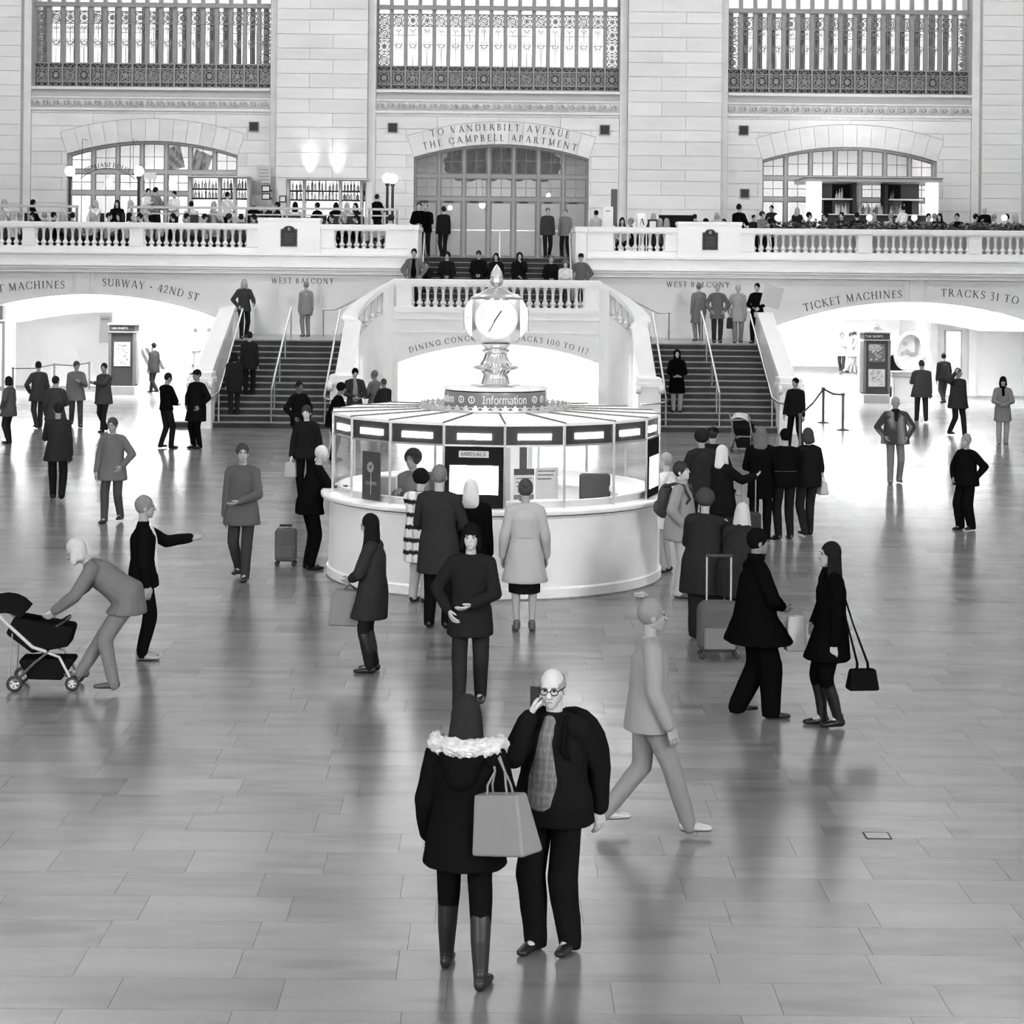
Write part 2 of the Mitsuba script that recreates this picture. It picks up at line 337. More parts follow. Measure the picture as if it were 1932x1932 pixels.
# ---------------- the three great windows ----------------
def spiral(cx, cy, r, turns, a0, s=1, n=26):
    t = np.linspace(0, turns*2*math.pi, n); q = r*(1-.85*t/t[-1])
    return LineString(np.stack([cx+q*np.cos(a0+s*t), cy+q*np.sin(a0+s*t)], 1))
def rosette(kind):
    o = [Point(.5,.5).buffer(.43, 6).difference(Point(.5,.5).buffer(.36, 6)), sbox(.02,.02,.98,.98).difference(sbox(.07,.07,.93,.93))]
    for i in range(4):
        a = i*math.pi/2+.78
        o.append(LineString([(.5+.43*math.cos(a), .5+.43*math.sin(a)), (.5+.62*math.cos(a), .5+.62*math.sin(a))]).buffer(.05, 2))
    if kind == 0:
        for i in range(5):
            a = i*2*math.pi/5; o.append(spiral(.5+.20*math.cos(a), .5+.20*math.sin(a), .15, 1.2, a, 1, 14).buffer(.035, 2))
        o.append(Point(.5,.5).buffer(.09, 4))
    elif kind == 1:
        for i in range(8):
            a = i*math.pi/4; o.append(affinity.rotate(affinity.translate(affinity.scale(Point(0,0).buffer(1, 4), .14, .06), .66, .5), math.degrees(a), origin=(.5,.5)))
        o.append(Point(.5,.5).buffer(.1, 4))
    else:
        o.append(spiral(.5, .5, .33, 2.2, 2.0, 1, 34).buffer(.04, 2)); o.append(spiral(.5, .5, .33, 1.6, 5.1, 1, 26).buffer(.03, 2))
    return unary_union(o).simplify(.012)
CW = (WX[1][1]-WX[1][0])/17
def fit(poly, w, h, d=.03, mat='bronze'):
    return ply(MB().prism(affinity.scale(poly, w, h, origin=(0,0)), front(0, 0, 0), d).mesh(), mat)
zr = lambda v: EYE - (v-CY)*(YW+.5)/F
ROS = [fit(rosette(k), CW-.10, zr(137)-zr(161), .03, 'frame_grey') for k in range(3)]
ROSU = [fit(rosette(k), CW-.10, zr(28)-zr(52)) for k in range(3)]
def lattice():
    o = [sbox(0,0,1,.06), sbox(0,.94,1,1)]
    for x in (.0, .25, .5, .75): o.append(LineString([(x,0),(x+.25,1)]).buffer(.03, 2) if x in (0,.5) else LineString([(x,1),(x+.25,0)]).buffer(.03, 2))
    o += [Point(.5,.5).buffer(.2, 3).difference(Point(.5,.5).buffer(.12, 3))]
    return unary_union(o).simplify(.01)
LAT = fit(lattice(), CW-.1, zr(128)-zr(135.5), .03, 'frame_grey')
def filigree():
    H = 74.0; o = [_s(1.3, (13,0), (13,74))]
    def sc(x, y, r, a, s, t=1.15): o.append(spiral(x, y, r, t, a, s, 16).buffer(.62, 2))
    for s in (-1, 1):
        sc(13+s*5.2, 66, 3.6, math.pi/2-s*1.4, -s); sc(13+s*5.5, 43.5, 3.4, math.pi/2-s*2.8, s, .8); sc(13+s*4.6, 33.5, 3.4, -math.pi/2-s*.4, s)
        o.append(LineString([(13,63),(13+s*4,69.3),(13+s*8,69)]).buffer(.6, 2)); o.append(LineString([(13+s*2,44),(13+s*2,41),(13+s*9,38),(13+s*5,36)]).buffer(.6, 2))
        o.append(LineString([(13,33),(13+s*5,37.5),(13+s*8.5,41)]).buffer(.6, 2))
    o += [_s(1.0, (0,58), (26,58)), _s(1.0, (0,40.5), (26,40.5)), affinity.scale(Point(13,61).buffer(1.6, 3), .7, 1.3)]
    return affinity.scale(unary_union(o).simplify(.12), 1/26, 1/H, origin=(0,0))
FIL = fit(filigree(), CW-.12, zr(52)-zr(126), .02)
PANE = ply(MB().box(.03, CW-.03, 0, .001, 0, zr(52)-zr(126)).mesh(), 'pane')
def quad(x0, x1, y, z0, z1): return np.array([[x0,y,z0],[x1,y,z0],[x1,y,z1],[x0,y,z1]]), np.array([[0,1,2],[0,2,3]])
PANE = ply(quad(.03, CW-.03, 0, 0, zr(52)-zr(126)), 'pane')
PANES = ply(quad(.03, CW-.03, 0, 0, zr(22)-zr(28)), 'pane'); PANET = ply(quad(.03, CW-.03, 0, 0, zr(-75)-zr(12)), 'pane')
def curtain(w, h):
    x = np.linspace(0, w, 22); y = .05*np.sin(x/w*2*math.pi*2.5)
    return np.vstack([np.stack([x, y, 0*x], 1), np.stack([x, y, 0*x+h], 1)]), np.array([[i, i+1, i+23, i+22] for i in range(21)])
Q = random.Random(3)
ZT = 23.0
for k, (x0, x1) in enumerate(WX):
    key = struct(f'window_{k+1}', f'{("left","middle","right")[k]} tall bronze window with scrollwork grilles')
    y = YW+.5; cw = (x1-x0)/17; sc = cw/CW
    put(key, MB().box(x0, x1, y, y+.2, ZS, zr(169.2)).box(x0, x1, y+.25, y+.35, ZS, zr(127)), 'dark_bronze')
    for i in range(18):
        xm = x0 + i*cw
        part(key, 'mullion', MB().box(xm-.035, xm+.035, y-.06, y+.06, ZS, zr(127)).box(xm-.072, xm+.072, y-.03, y+.2, zr(127), ZT), 'frame_grey')
    for v0, v1, dd in ((169, 171, .02), (161, 163, .05), (135, 137, .05), (125.5, 128, .06), (50.5, 52, .05), (27.5, 28.5, .03), (12, 20.5, .14), (-80, -72, .14)):
        part(key, 'transom', MB().box(x0, x1, y-dd, y+.1, zr(v1), zr(v0), .006), 'frame_grey')
    for i in range(17):
        xl = x0 + i*cw + .05*sc; tr = lambda v, dy=0, dx=0: T().translate([xl+dx, y+.03+dy, zr(v)]).scale([sc, 1, 1])
        part(key, 'rosette', ROS[Q.randrange(3)], None, to=tr(161)); part(key, 'lattice', LAT, None, to=tr(169)); part(key, 'lattice', LAT, None, to=tr(135.5))
        if i in (0, 16):
            for v in (126, 101.3, 76.6, 52): part(key, 'rosette', ROSU[Q.randrange(3)], None, to=tr(v))
        else:
            part(key, 'rosette', ROSU[Q.randrange(3)], None, to=tr(52)); part(key, 'filigree', FIL, None, to=tr(126, 0, .01))
        for P_, v in ((PANE, 126), (PANES, 28), (PANET, 12)): part(key, 'pane', P_, None, to=T().translate([x0+i*cw, y+1.0, zr(v)]).scale([sc, 1, 1]))
        if k != 1:
            w = cw*(.34+.14*Q.random()); s = cw*(.50-.30*(i/16 if k == 0 else 1-i/16)) if 0 < i < 16 else .1
            for dz0, dz1 in ((zr(126), zr(12)),):
                part(key, 'curtain', curtain(w, dz1-dz0), 'curtain', True, to=T().translate([x0+i*cw+s, y+.7, dz0]))
    part(key, 'lit_gallery', quad(x0-.5, x1+.5, y+2.2, ZS+.5, ZT), 'white', emit=(1.0, 1.5, 1.0)[k], w=2, label='bright gallery behind the panes')
# ---------------- shell: side walls, ceiling, east wall ----------------
for s, n in ((-1, 'south'), (1, 'north')):
    struct(f'wall_{n}', f'{n} side wall of the concourse')
    put(f'wall_{n}', MB().box(min(s*HX, s*(HX+1)), max(s*HX, s*(HX+1)), -14, 92, -.4, 27.5), 'side_stone')
struct('wall_east', 'wall behind the camera'); put('wall_east', MB().box(-HX, HX, -15, -14, -.4, 27.5), 'side_stone')
mbt = MB()
for x0, x1 in WX: mbt.box(x0-.3, x1+.3, YW+.3, YW+2.6, ZT-.2, 33)
part('wall_west', 'lunette', mbt, 'limestone_1')
struct('ceiling', 'vaulted ceiling high above the concourse')
a = np.linspace(0, math.pi, 25)
put('ceiling', MB().loft([[(-(HX+.5)*math.cos(t), y, 26.5+6*math.sin(t)) for t in a] for y in (-15, 72)], caps=False, closed=False), 'vault', True)
for x, y, z in CHANDELIERS:
    key = thing('chandelier', f'melon shaped chandelier on the {"left" if x < 0 else "right"} of the hall, {("first","second","third","last")[[-12.0,-6.0,30.0,52.0].index(y)]} from the east', 'chandelier', 'melon chandeliers of the hall')
    m = MB().ball((x, y, z), (1.25, 1.25, 1.5), 20); part(key, 'globe', m, 'white', True, emit=CHAND*(1.9 if y < 10 else .85), w=7)
    part(key, 'chain', MB().bar((x, y, z+1.4), (x, y, 32), .05), 'brass')
# ---------------- lower wall, under the balcony ----------------
YL, ZL = 61.3, 4.08
LOWARCH = []
for c, zc, zs, h in ((-12.70, 3.36, 2.60, 4.15), (13.02, 3.36, 2.60, 4.22)):
    rise = zc-zs; LOWARCH.append((c, h, zs, zc, (h*h+rise*rise)/(2*rise)))
wall = sbox(-HX, 0, HX, ZL)
for c, h, zs, zc, rad in LOWARCH: wall = wall.difference(arch_poly(c, h, -.1, zs, zc, rad, 40))
wall = wall.difference(sbox(-2.42, 2.95, 2.42, 6))
struct('wall_west_lower', 'smooth grey stone wall under the balcony with wide flat arches')
put('wall_west_lower', MB().prism(wall, front(0, YL+.6, 0), .6), 'polished_stone')
for (c, h, zs, zc, rad), d in zip(LOWARCH, (0, 1)):           # stone edge of each arch, and the strip above its crown
    ed = arch_poly(c, h+.09, -.1, zs, zc, rad, 40, grow=.0).buffer(.05).difference(arch_poly(c, h, -.2, zs, zc, rad, 40)).intersection(sbox(-HX, 0, HX, ZL))
    part('wall_west_lower', 'arch_edge', MB().prism(ed, front(0, YL+.55, 0), .58), 'carved_stone')
    q = c-.22 if d == 0 else c+.10; m = MB().box(q-.22, q+.22, YL-.07, YL+.1, zc-.0, ZL, .01).box(q-.40, q-.33, YL-.03, YL+.05, zc+.03, ZL).box(q+.33, q+.40, YL-.03, YL+.05, zc+.03, ZL)
    part('wall_west_lower', 'keystone', m, 'carved_stone')
    for s in (-1, 1):
        xa, xb = sorted((c+s*.55, min(max(c+s*5.9, -HX), HX)))
        part('wall_west_lower', 'panel_edge', MB().box(xa, xb, YL-.02, YL+.03, ZL-.12, ZL-.09), 'carved_stone')
W = 'wall_west_lower'
inscription(W, 'SUBWAY . 42ND ST', .235, 284, 548, YL-.001, arc=11.5, width=3.03, tilt=-8.5, label='inscription SUBWAY 42ND ST')
inscription(W, 'TICKET MACHINES', .24, 29, 548, YL-.001, arc=11.5, width=3.08, tilt=6.5, label='inscription TICKET MACHINES')
inscription(W, 'TICKET MACHINES', .24, 1609, 569, YL-.001, arc=11.5, width=3.08, tilt=8.6, label='inscription TICKET MACHINES')
inscription(W, 'TRACKS 31 TO 42', .24, 1864, 565, YL-.001, arc=11.5, width=2.95, tilt=-6.6, label='inscription TRACKS 31 TO 42')
inscription(W, 'WEST BALCONY', .17, 571, 535, YL-.001, width=1.95, label='inscription WEST BALCONY')
inscription(W, 'WEST BALCONY', .17, 1317, 542, YL-.001, width=1.98, label='inscription WEST BALCONY')
inscription('wall_west', 'TO VANDERBILT AVENUE', .235, 943, 246, YW+.015, arc=11.9, width=4.95, space=.7, label='inscription TO VANDERBILT AVENUE')
inscription('wall_west', 'THE CAMPBELL APARTMENT', .235, 943, 266, YW+.015, arc=11.4, width=5.5, space=.7, label='inscription THE CAMPBELL APARTMENT')
# ---------------- balcony: slab, cornice ----------------
struct('floor_balcony', 'stone balcony floor in front of the tall windows')
put('floor_balcony', MB().box(-HX, -2.45, 60.9, YW+6, ZB-.3, ZB).box(2.45, HX, 60.9, YW+6, ZB-.3, ZB).box(-2.45, 2.45, 64.05, YW+6, ZB-.3, ZB), 'polished_stone')
for k, (x0, x1) in enumerate(((-HX, -2.8), (2.8, HX))):
    key = struct(f'trim_{k+4}', f'moulded cornice under the {("left","right")[k]} half of the balcony')
    m = MB()
    for z0, z1, p in ((4.06, 4.11, .10), (4.115, 4.17, .06), (4.175, 4.25, .16), (4.255, 4.31, .26), (4.31, 4.62, .20), (4.62, 4.68, .28)):
        m.box(x0, x1, 61.0-p, 61.5, z0, z1, .008)
    put(key, m, 'rail_stone')
# ---------------- passages behind the lower arches ----------------
def room(side, x0, x1, yb):
    key = struct(f'wall_passage_{side}', f'bright plastered walls of the {side} passage')
    put(key, MB().box(x0, x1, yb, yb+.3, -.4, 4.0).box(x0-.2, x0, YL+.6, yb, -.4, 4.0).box(x1, x1+.2, YL+.6, yb, -.4, 4.0), 'plaster')
    struct(f'ceiling_passage_{side}', f'low white ceiling of the {side} passage'); put(f'ceiling_passage_{side}', MB().box(x0, x1, YL+.6, yb, 4.0, 4.06), 'plaster')
    for y in (63.6, 75.0):
        lk = thing('ceiling_light', f'wide luminous ceiling panel of the {side} passage, ' + ('near the arch' if y < 70 else 'deep inside'), 'ceiling light', 'luminous ceiling panels')
        dp = 2.2 if y < 70 else 6.0; v = np.array([[x0+1.5,y,3.97],[x1-1.5,y,3.97],[x1-1.5,y+dp,3.97],[x0+1.5,y+dp,3.97]])
        part(lk, 'diffuser', (v, np.array([[0,2,1],[0,3,2]])), 'white', emit=PASS*(1.3 if y < 70 else 1.1), w=4)
room('left', -18.5, -8.0, 85.0); room('right', 8.0, 18.5, 90.0)
for side, c in (('left', -12.7), ('right', 13.02)):
    key = struct(f'wall_beam_{side}', f'white inner beam across the {side} passage')
    x0, x1 = (-18.5, -8.0) if side == 'left' else (8.0, 18.5)
    g = sbox(x0, 2.35, x1, 4.0).difference(Polygon([(c+q, 2.72-.035*q*q) for q in np.linspace(-4.6, 4.6, 25)] + [(c+4.6, 0), (c-4.6, 0)]))
    put(key, MB().prism(g, front(0, 66.5, 0), .5), 'plaster')
    if side == 'left': inscription(key, 'SUBWAY SHUTTLE PASSAGE', .20, 282, 583, 65.99, 'incised_pale', arc=13, width=4.2, tilt=-4.5, label='faint inscription SUBWAY SHUTTLE PASSAGE')
    else: inscription(key, 'WAITING ROOM', .22, 1709, 603, 65.99, 'incised_pale', width=2.46, space=.7, arc=14, tilt=-4.0, label='faint inscription WAITING ROOM')
# ---------------- the grand staircase ----------------
YS, RISE, TREAD, NR = 51.7, .155, .345, 14
ZSIDE, ZMID = NR*RISE, 3.0
def sweep(m, pts, zb, zt, w):
    """wall of width w along pts; zb, zt: foot and head at every point"""
    p = np.asarray(pts, float)[:, :2]; t = np.gradient(p, axis=0); t /= np.linalg.norm(t, axis=1, keepdims=True); n = np.stack([-t[:,1], t[:,0]], 1)*w/2
    return m.loft([[(*(q+k), a), (*(q-k), a), (*(q-k), b), (*(q+k), b)] for q, k, a, b in zip(p, n, zb, zt)])
def step_z(y): return max(0.0, min((y-YS)/TREAD*RISE, ZSIDE))
BAL_PROF = [(0,.072),(.06,.072),(.065,.052),(.10,.05),(.12,.066),(.19,.099),(.25,.088),(.31,.06),(.36,.047),(.46,.042),(.60,.040),(.74,.046),(.84,.056),(.86,.07),(.89,.055),(.92,.055),(.925,.08),(1.0,.08)]
def baluster(h, n=14): return ply(MB().lathe([(r, z*h) for z, r in BAL_PROF], n=n).mesh(), 'rail_stone', 40)
BAL = baluster(.62)
stair_side = {-1: 'left', 1: 'right'}
for s in (-1, 1):
    sd = stair_side[s]
    key = thing('staircase', f'{sd} flight of the grand staircase with steps coloured dark for shade', 'staircase', 'grand staircase flights')
    xa, xb = 4.25, 7.5
    for i in range(NR):
        y = YS + i*TREAD; z = i*RISE; x1 = xb + (.95 if i == 0 else .55 if i == 1 else 0) if s < 0 else xb + (.45 if i < 2 else 0)
        lo, hi = sorted((s*xa, s*x1))
        st = part(key, 'step', MB().box(lo, hi, y, y+TREAD+.6 if i < NR-1 else y+.6, max(z-.3, 0), z+RISE-.03), 'shaded_riser')
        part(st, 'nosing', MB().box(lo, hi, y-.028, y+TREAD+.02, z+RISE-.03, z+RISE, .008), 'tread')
    lo, hi = sorted((s*3.13, s*7.54))
    part(key, 'landing', MB().box(lo, hi, YS+NR*TREAD-.05, YL-.01, ZSIDE-.2, ZSIDE), 'landing_stone')
    for i in range(5):                                       # the short flight that turns towards the middle
        z = ZSIDE + i*(ZMID-ZSIDE)/5; lo, hi = sorted((s*(4.55-i*.30), s*3.13))
        part(key, 'step', MB().box(lo, hi, 57.3, YL-.01, z, z+(ZMID-ZSIDE)/5), 'landing_stone')
    # inner parapet: up along the flight, then a quarter turn to the middle landing
    par = thing('stair_parapet', f'stone parapet curving up the inner side of the {sd} flight', 'parapet', 'stair parapets')
    P1 = [(s*4.02, y, 1.48+(y-52.0)/3.0*1.27) for y in np.linspace(52.0, 55.0, 5)]
    ang = np.linspace(math.pi, math.pi/2, 13); arc = [(s*(2.95-1.2*math.cos(a)), 55.0+1.2*math.sin(a)) for a in ang]
    P2 = [(x, y, 2.75 + (3.95-2.75)*i/12) for i, (x, y) in enumerate(arc)]
    m = MB(); sweep(m, P1, [0]*5, [p[2]-.12 for p in P1], .34); sweep(m, P2, [0]*13, [p[2]-.80 for p in P2], .34)
    part(par, 'wall', m, 'polished_stone')
    PP = [(s*4.02, 51.6, 1.42)] + P1 + P2[1:]
    part(par, 'coping', sweep(MB(), PP, [p[2]-.15 for p in PP], [p[2] for p in PP], .46), 'rail_stone')
    m = MB(); sweep(m, P2[:3], [p[2]-.82 for p in P2[:3]], [p[2]-.14 for p in P2[:3]], .34); sweep(m, P2[-3:], [p[2]-.82 for p in P2[-3:]], [p[2]-.14 for p in P2[-3:]], .34)
    part(par, 'pedestal', m, 'polished_stone')
    for i in range(6):
        q = 2.6 + i*1.35; k = int(q); f = q-k; x, y, z = [P2[k][j]*(1-f)+P2[k+1][j]*f for j in range(3)]
        part(par, 'baluster', BAL, None, to=T().translate([x, y, z-.79]))
    m = MB().box(s*4.02-.30, s*4.02+.30, 51.2, 52.0, 0, 1.20).box(s*4.02-.36, s*4.02+.36, 51.1, 52.0, 1.20, 1.32, .02).box(s*4.02-.33, s*4.02+.33, 51.15, 52.05, 1.32, 1.44, .02)
    for q in (-.3, .3): m.bar((s*4.02+q-.06, 51.12, 1.14), (s*4.02+q+.06, 51.12, 1.14), .11, 12)
    part(par, 'newel', m, 'rail_stone', 30)
    out = thing('stair_parapet', f'sloping stone parapet on the outer side of the {sd} flight', 'parapet', 'stair parapets')
    Q = [(s*7.72, y, z) for y, z in ((52.0, 1.52), (56.3, 3.08), (61.25, 3.10))]
    part(out, 'wall', sweep(MB(), Q, [0]*3, [q[2]-.12 for q in Q], .34), 'polished_stone')
    part(out, 'coping', sweep(MB(), Q, [q[2]-.14 for q in Q], [q[2] for q in Q], .44), 'rail_stone')
    m = MB().box(s*7.72-.28, s*7.72+.28, 51.3, 52.0, 0, 1.22).box(s*7.72-.34, s*7.72+.34, 51.2, 52.0, 1.22, 1.34, .02).box(s*7.72-.3, s*7.72+.3, 51.25, 52.05, 1.34, 1.48, .02)
    for q in (-.28, .28): m.bar((s*7.72+q-.05, 51.2, 1.16), (s*7.72+q+.05, 51.2, 1.16), .11, 12)
    part(out, 'newel', m, 'rail_stone', 30)
    # brass handrails
    def rail(label, x, y0, y1, posts, ends=()):
        k = thing('handrail', label, 'handrail', 'brass stair handrails')
        pts = [(x, y, step_z(y)+.93) for y in np.linspace(y0, y1, 9)]
        part(k, 'rail', MB().tube(list(ends) + pts, .03, 8), 'brass', 40)
        for y in posts: part(k, 'post', MB().bar((x, y, max(step_z(y-.2)-.05, 0)), (x, y, step_z(y)+.92), .022, 8), 'brass', 40)
    rail(f'brass handrail down the middle of the {sd} flight', s*5.93, 51.9, 56.7, (51.9, 52.6, 53.8, 55.2, 56.7))
    x = s*4.50; e = [(s*3.75, 50.55, .80), (s*4.1, 50.6, .82), (s*4.38, 50.8, .84), (s*4.48, 51.15, .86)]
    rail(f'brass handrail bending round the inner newel of the {sd} flight', x, 51.7, 56.4, (51.75,), e)
    x = s*7.3; e = [(s*7.75, 50.7, .80), (s*7.55, 50.75, .82), (s*7.36, 51.0, .85)]
    rail(f'brass handrail bending round the outer newel of the {sd} flight', x, 51.7, 56.4, (51.75,), e)
    k = thing('handrail', f'thin brass rail rising to the middle landing from the {sd} side landing', 'handrail', 'brass stair handrails')
    part(k, 'rail', MB().tube([(s*5.25, 59.0, 3.0), (s*4.85, 59.0, 3.0), (s*3.9, 58.7, 3.45)], .028, 8), 'brass', 40); part(k, 'post', MB().bar((s*5.2, 59.0, ZSIDE), (s*5.2, 59.0, 3.0), .02), 'brass', 40)
# middle landing, its wall with the arch, its balustrade
key = struct('wall_landing', 'grey stone wall under the middle landing with a wide bright arch')
half, rise = 2.885, .54; rad = (half**2+rise**2)/(2*rise)
g = sbox(-2.98, 0, 3.0, 3.16).difference(arch_poly(.095, half, -.1, 1.57, 2.11, rad, 40))
put(key, MB().prism(g, front(0, 56.37, 0), .34), 'polished_stone')
part(key, 'band', MB().box(-2.95, 2.95, 56.0, 56.05, 2.42, 2.46).box(-2.95, 2.95, 55.99, 56.05, 2.80, 2.83), 'carved_stone')
inscription(key, 'DINING CONCOURSE . TRACKS 100 TO 117', .16, 941, 641, 56.029, arc=8.25, width=5.15, label='inscription DINING CONCOURSE TRACKS 100 TO 117')
struct('floor_landing', 'middle landing of the staircase'); put('floor_landing', MB().box(-3.12, 3.12, 56.4, YL-.01, ZMID-.14, ZMID), 'landing_stone')
bal = thing('landing_balustrade', 'straight stone balustrade of the middle landing behind the clock', 'balustrade')
part(bal, 'rail', MB().box(-2.98, 2.98, 55.97, 56.43, 3.80, 3.96, .03).box(-2.95, 2.95, 56.02, 56.38, 3.74, 3.80), 'rail_stone')
part(bal, 'base', MB().box(-2.95, 2.95, 56.0, 56.4, 3.0, 3.16, .01), 'rail_stone')
for x0, x1 in ((-2.86, -2.42), (2.52, 2.94)): part(bal, 'pedestal', MB().box(x0, x1, 56.03, 56.37, 3.16, 3.76), 'rail_stone')
BALM = baluster(.58)
for i in range(23): part(bal, 'baluster', BALM, None, to=T().translate([-2.42 + i*.2245, 56.2, 3.16]))
key = thing('upper_staircase', 'dark steps rising from the middle landing to the balcony doors', 'staircase')
for i in range(10):
    z = ZMID + i*.166; y = 60.75+i*.33
    st = part(key, 'step', MB().box(-2.42, 2.42, y, y+.9, max(z-.1, 2.96), z+.136), 'shaded_riser'); part(st, 'nosing', MB().box(-2.42, 2.42, y-.025, y+.36, z+.136, z+.166, .008), 'tread')
key = struct('wall_dining_ramp', 'white walls of the ramp behind the landing arch')
put(key, MB().box(-3.1, 3.1, 61.0, 61.2, 0, 2.8).box(-3.1, -3.0, 56.5, 61, 0, 2.8).box(3.0, 3.1, 56.5, 61, 0, 2.8).box(-3.1, 3.1, 56.5, 61, 2.74, 2.80).box(-3.0, 3.0, 56.5, 61, .0, .012), 'plaster')
lk = thing('ramp_light', 'luminous ceiling panel above the dining concourse ramp', 'ceiling light')
v = np.array([[-2.6,57.2,2.70],[2.7,57.2,2.70],[2.7,60.6,2.70],[-2.6,60.6,2.70]]); part(lk, 'diffuser', (v, np.array([[0,2,1],[0,3,2]])), 'white', emit=7.0, w=4)
# ---------------- information booth ----------------
BY = 27.15
def bp(th, r, z):
    """point on the booth: angle from the side that faces the camera, radius, height"""
    a = math.radians(th); return (r*math.sin(a), BY - r*math.cos(a), z)
B = thing('information_booth', 'round marble and glass information booth with lit glass windows in the middle of the floor', 'booth')
c0 = (0, BY, 0)
part(B, 'base', MB().lathe([(2.29,.0),(2.31,.02),(2.31,.13),(2.285,.15),(2.28,1.02),(2.34,1.06),(1.9,1.07),(1.9,0)], c0, 96), 'booth_marble', 30)
part(B, 'counter', MB().lathe([(1.75,1.07),(2.36,1.07),(2.395,1.085),(2.40,1.12),(2.39,1.14),(2.36,1.15),(1.75,1.15),(1.75,1.07)], c0, 96), 'white_gloss', 30)
part(B, 'ledge', MB().lathe([(2.13,1.15),(2.17,1.15),(2.17,1.235),(2.15,1.24),(2.12,1.24),(2.12,1.15),(2.13,1.15)], c0, 96), 'pearl', 30)
TH = [3.2+20*i for i in range(-9, 9)]
ZG0, ZG1, ZH1, RG = 1.15, 1.95, 2.205, 2.255
def facet_frame(i, u, z, off=0.0):
    """point on facet i: u from 0 to 1 across it, height z, off = metres outwards"""
    a, b = np.array(bp(TH[i], RG, z)), np.array(bp(TH[i]+20, RG, z)); m = math.radians(TH[i]+10)
    return a*(1-u)+b*u + np.array([math.sin(m), -math.cos(m), 0])*off
def facet_map(i, u0, z0, off=0.0):
    a, b = np.array(bp(TH[i], RG, 0)), np.array(bp(TH[i]+20, RG, 0)); L = np.linalg.norm(b-a); e = (b-a)/L; m = math.radians(TH[i]+10); n = np.array([math.sin(m), -math.cos(m), 0])
    return lambda p: a + (u0*L + p[:, :1])*e + p[:, 1:2]*np.array([0,0,1.0]) + (off+p[:, 2:3])*n + np.array([0,0,z0])
CH = 2*RG*math.sin(math.radians(10))
def panel(i, u0, u1, z0, z1, off, d):
    return MB().prism(sbox(0, 0, (u1-u0)*CH, z1-z0), facet_map(i, u0, z0, off), d).mesh()
DARKP = {8: 'arrivals', 12: 'screen'}                        # facets that carry a dark display board
for i in range(18):
    a = TH[i]; v = bp(a, RG+.005, 0)
    part(B, 'mullion', MB().box(v[0]-.016, v[0]+.016, v[1]-.016, v[1]+.016, 1.15, 2.215), 'steel')
    h = part(B, 'header', panel(i, .02, .98, ZG1+.01, ZH1, -.03, .02), 'black_gloss')
    part(h, 'tube_light', panel(i, .22, .78, ZG1+.075, ZG1+.155, -.008, .02), 'white', emit=16.0, w=.6)
    part(B, 'header_rail', panel(i, 0, 1, ZG1-.012, ZG1+.012, -.01, .025), 'steel')
    part(B, 'eave', panel(i, 0, 1, ZH1-.005, ZH1+.03, -.015, .03), 'white_gloss')
    if i not in DARKP: part(B, 'glass', (np.array([facet_frame(i, u, z) for u, z in ((.02,ZG0),(.98,ZG0),(.98,ZG1),(.02,ZG1))]), np.array([[0,1,2],[0,2,3]])), 'pane')
    q = [bp(a, RG+.02, ZH1+.03), bp(a+20, RG+.02, ZH1+.03), bp(a+20, 1.0, 2.275), bp(a, 1.0, 2.275)]; q2 = [(x, y, z-.02) for x, y, z in q]
    m = MB().add(q+q2, [[0,1,2,3],[4,7,6,5],[0,4,5,1],[3,2,6,7]]); part(B, 'roof_panel', m, 'roof_white')
    part(B, 'roof_rib', MB().bar(bp(a, RG+.03, ZH1+.035), bp(a, 1.02, 2.28), .011, 6), 'dark_grey')
part(B, 'ceiling', MB().lathe([(.1,ZH1-.02),(2.2,ZH1-.02),(2.2,ZH1-.01),(.1,ZH1-.01)], c0, 36), 'white')
part(B, 'ceiling_lamp', MB().lathe([(.7,ZH1-.03),(1.7,ZH1-.03)], c0, 36, caps=False), 'white', emit=2.2, w=1.5)
part(B, 'inner_counter', MB().lathe([(1.2,.74),(1.95,.74),(1.95,.78),(1.2,.78),(1.2,.74)], c0, 48).lathe([(1.95,0),(1.95,.78),(1.92,.78),(1.92,0)], c0, 48), 'white_gloss', 30)
part(B, 'core', MB().lathe([(.46,0),(.46,2.2)], c0, 24), 'pearl', 30)
for i in range(10): q = bp(36*i+20, .47, 0); part(B, 'core_strip', MB().box(q[0]-.05, q[0]+.05, q[1]-.05, q[1]+.05, .8, 2.15), ('mid_grey', 'charcoal', 'light_grey')[i % 3])
for q, nm in ((1.42, 'right'), (-.9, 'left')):
    k = thing('office_chair', f'dark swivel chair inside the booth on its {nm} side', 'chair', 'booth chairs'); cy = BY+.45
    part(k, 'seat', MB().box(q-.24, q+.24, cy-.24, cy+.24, .46, .54, .03), 'charcoal'); part(k, 'backrest', MB().box(q-.22, q+.22, cy+.2, cy+.26, .62, 1.32, .03), 'charcoal'); part(k, 'stem', MB().bar((q, cy, .05), (q, cy, .47), .03).box(q-.25, q+.25, cy-.03, cy+.03, .02, .06).box(q-.03, q+.03, cy-.25, cy+.25, .02, .06), 'steel')
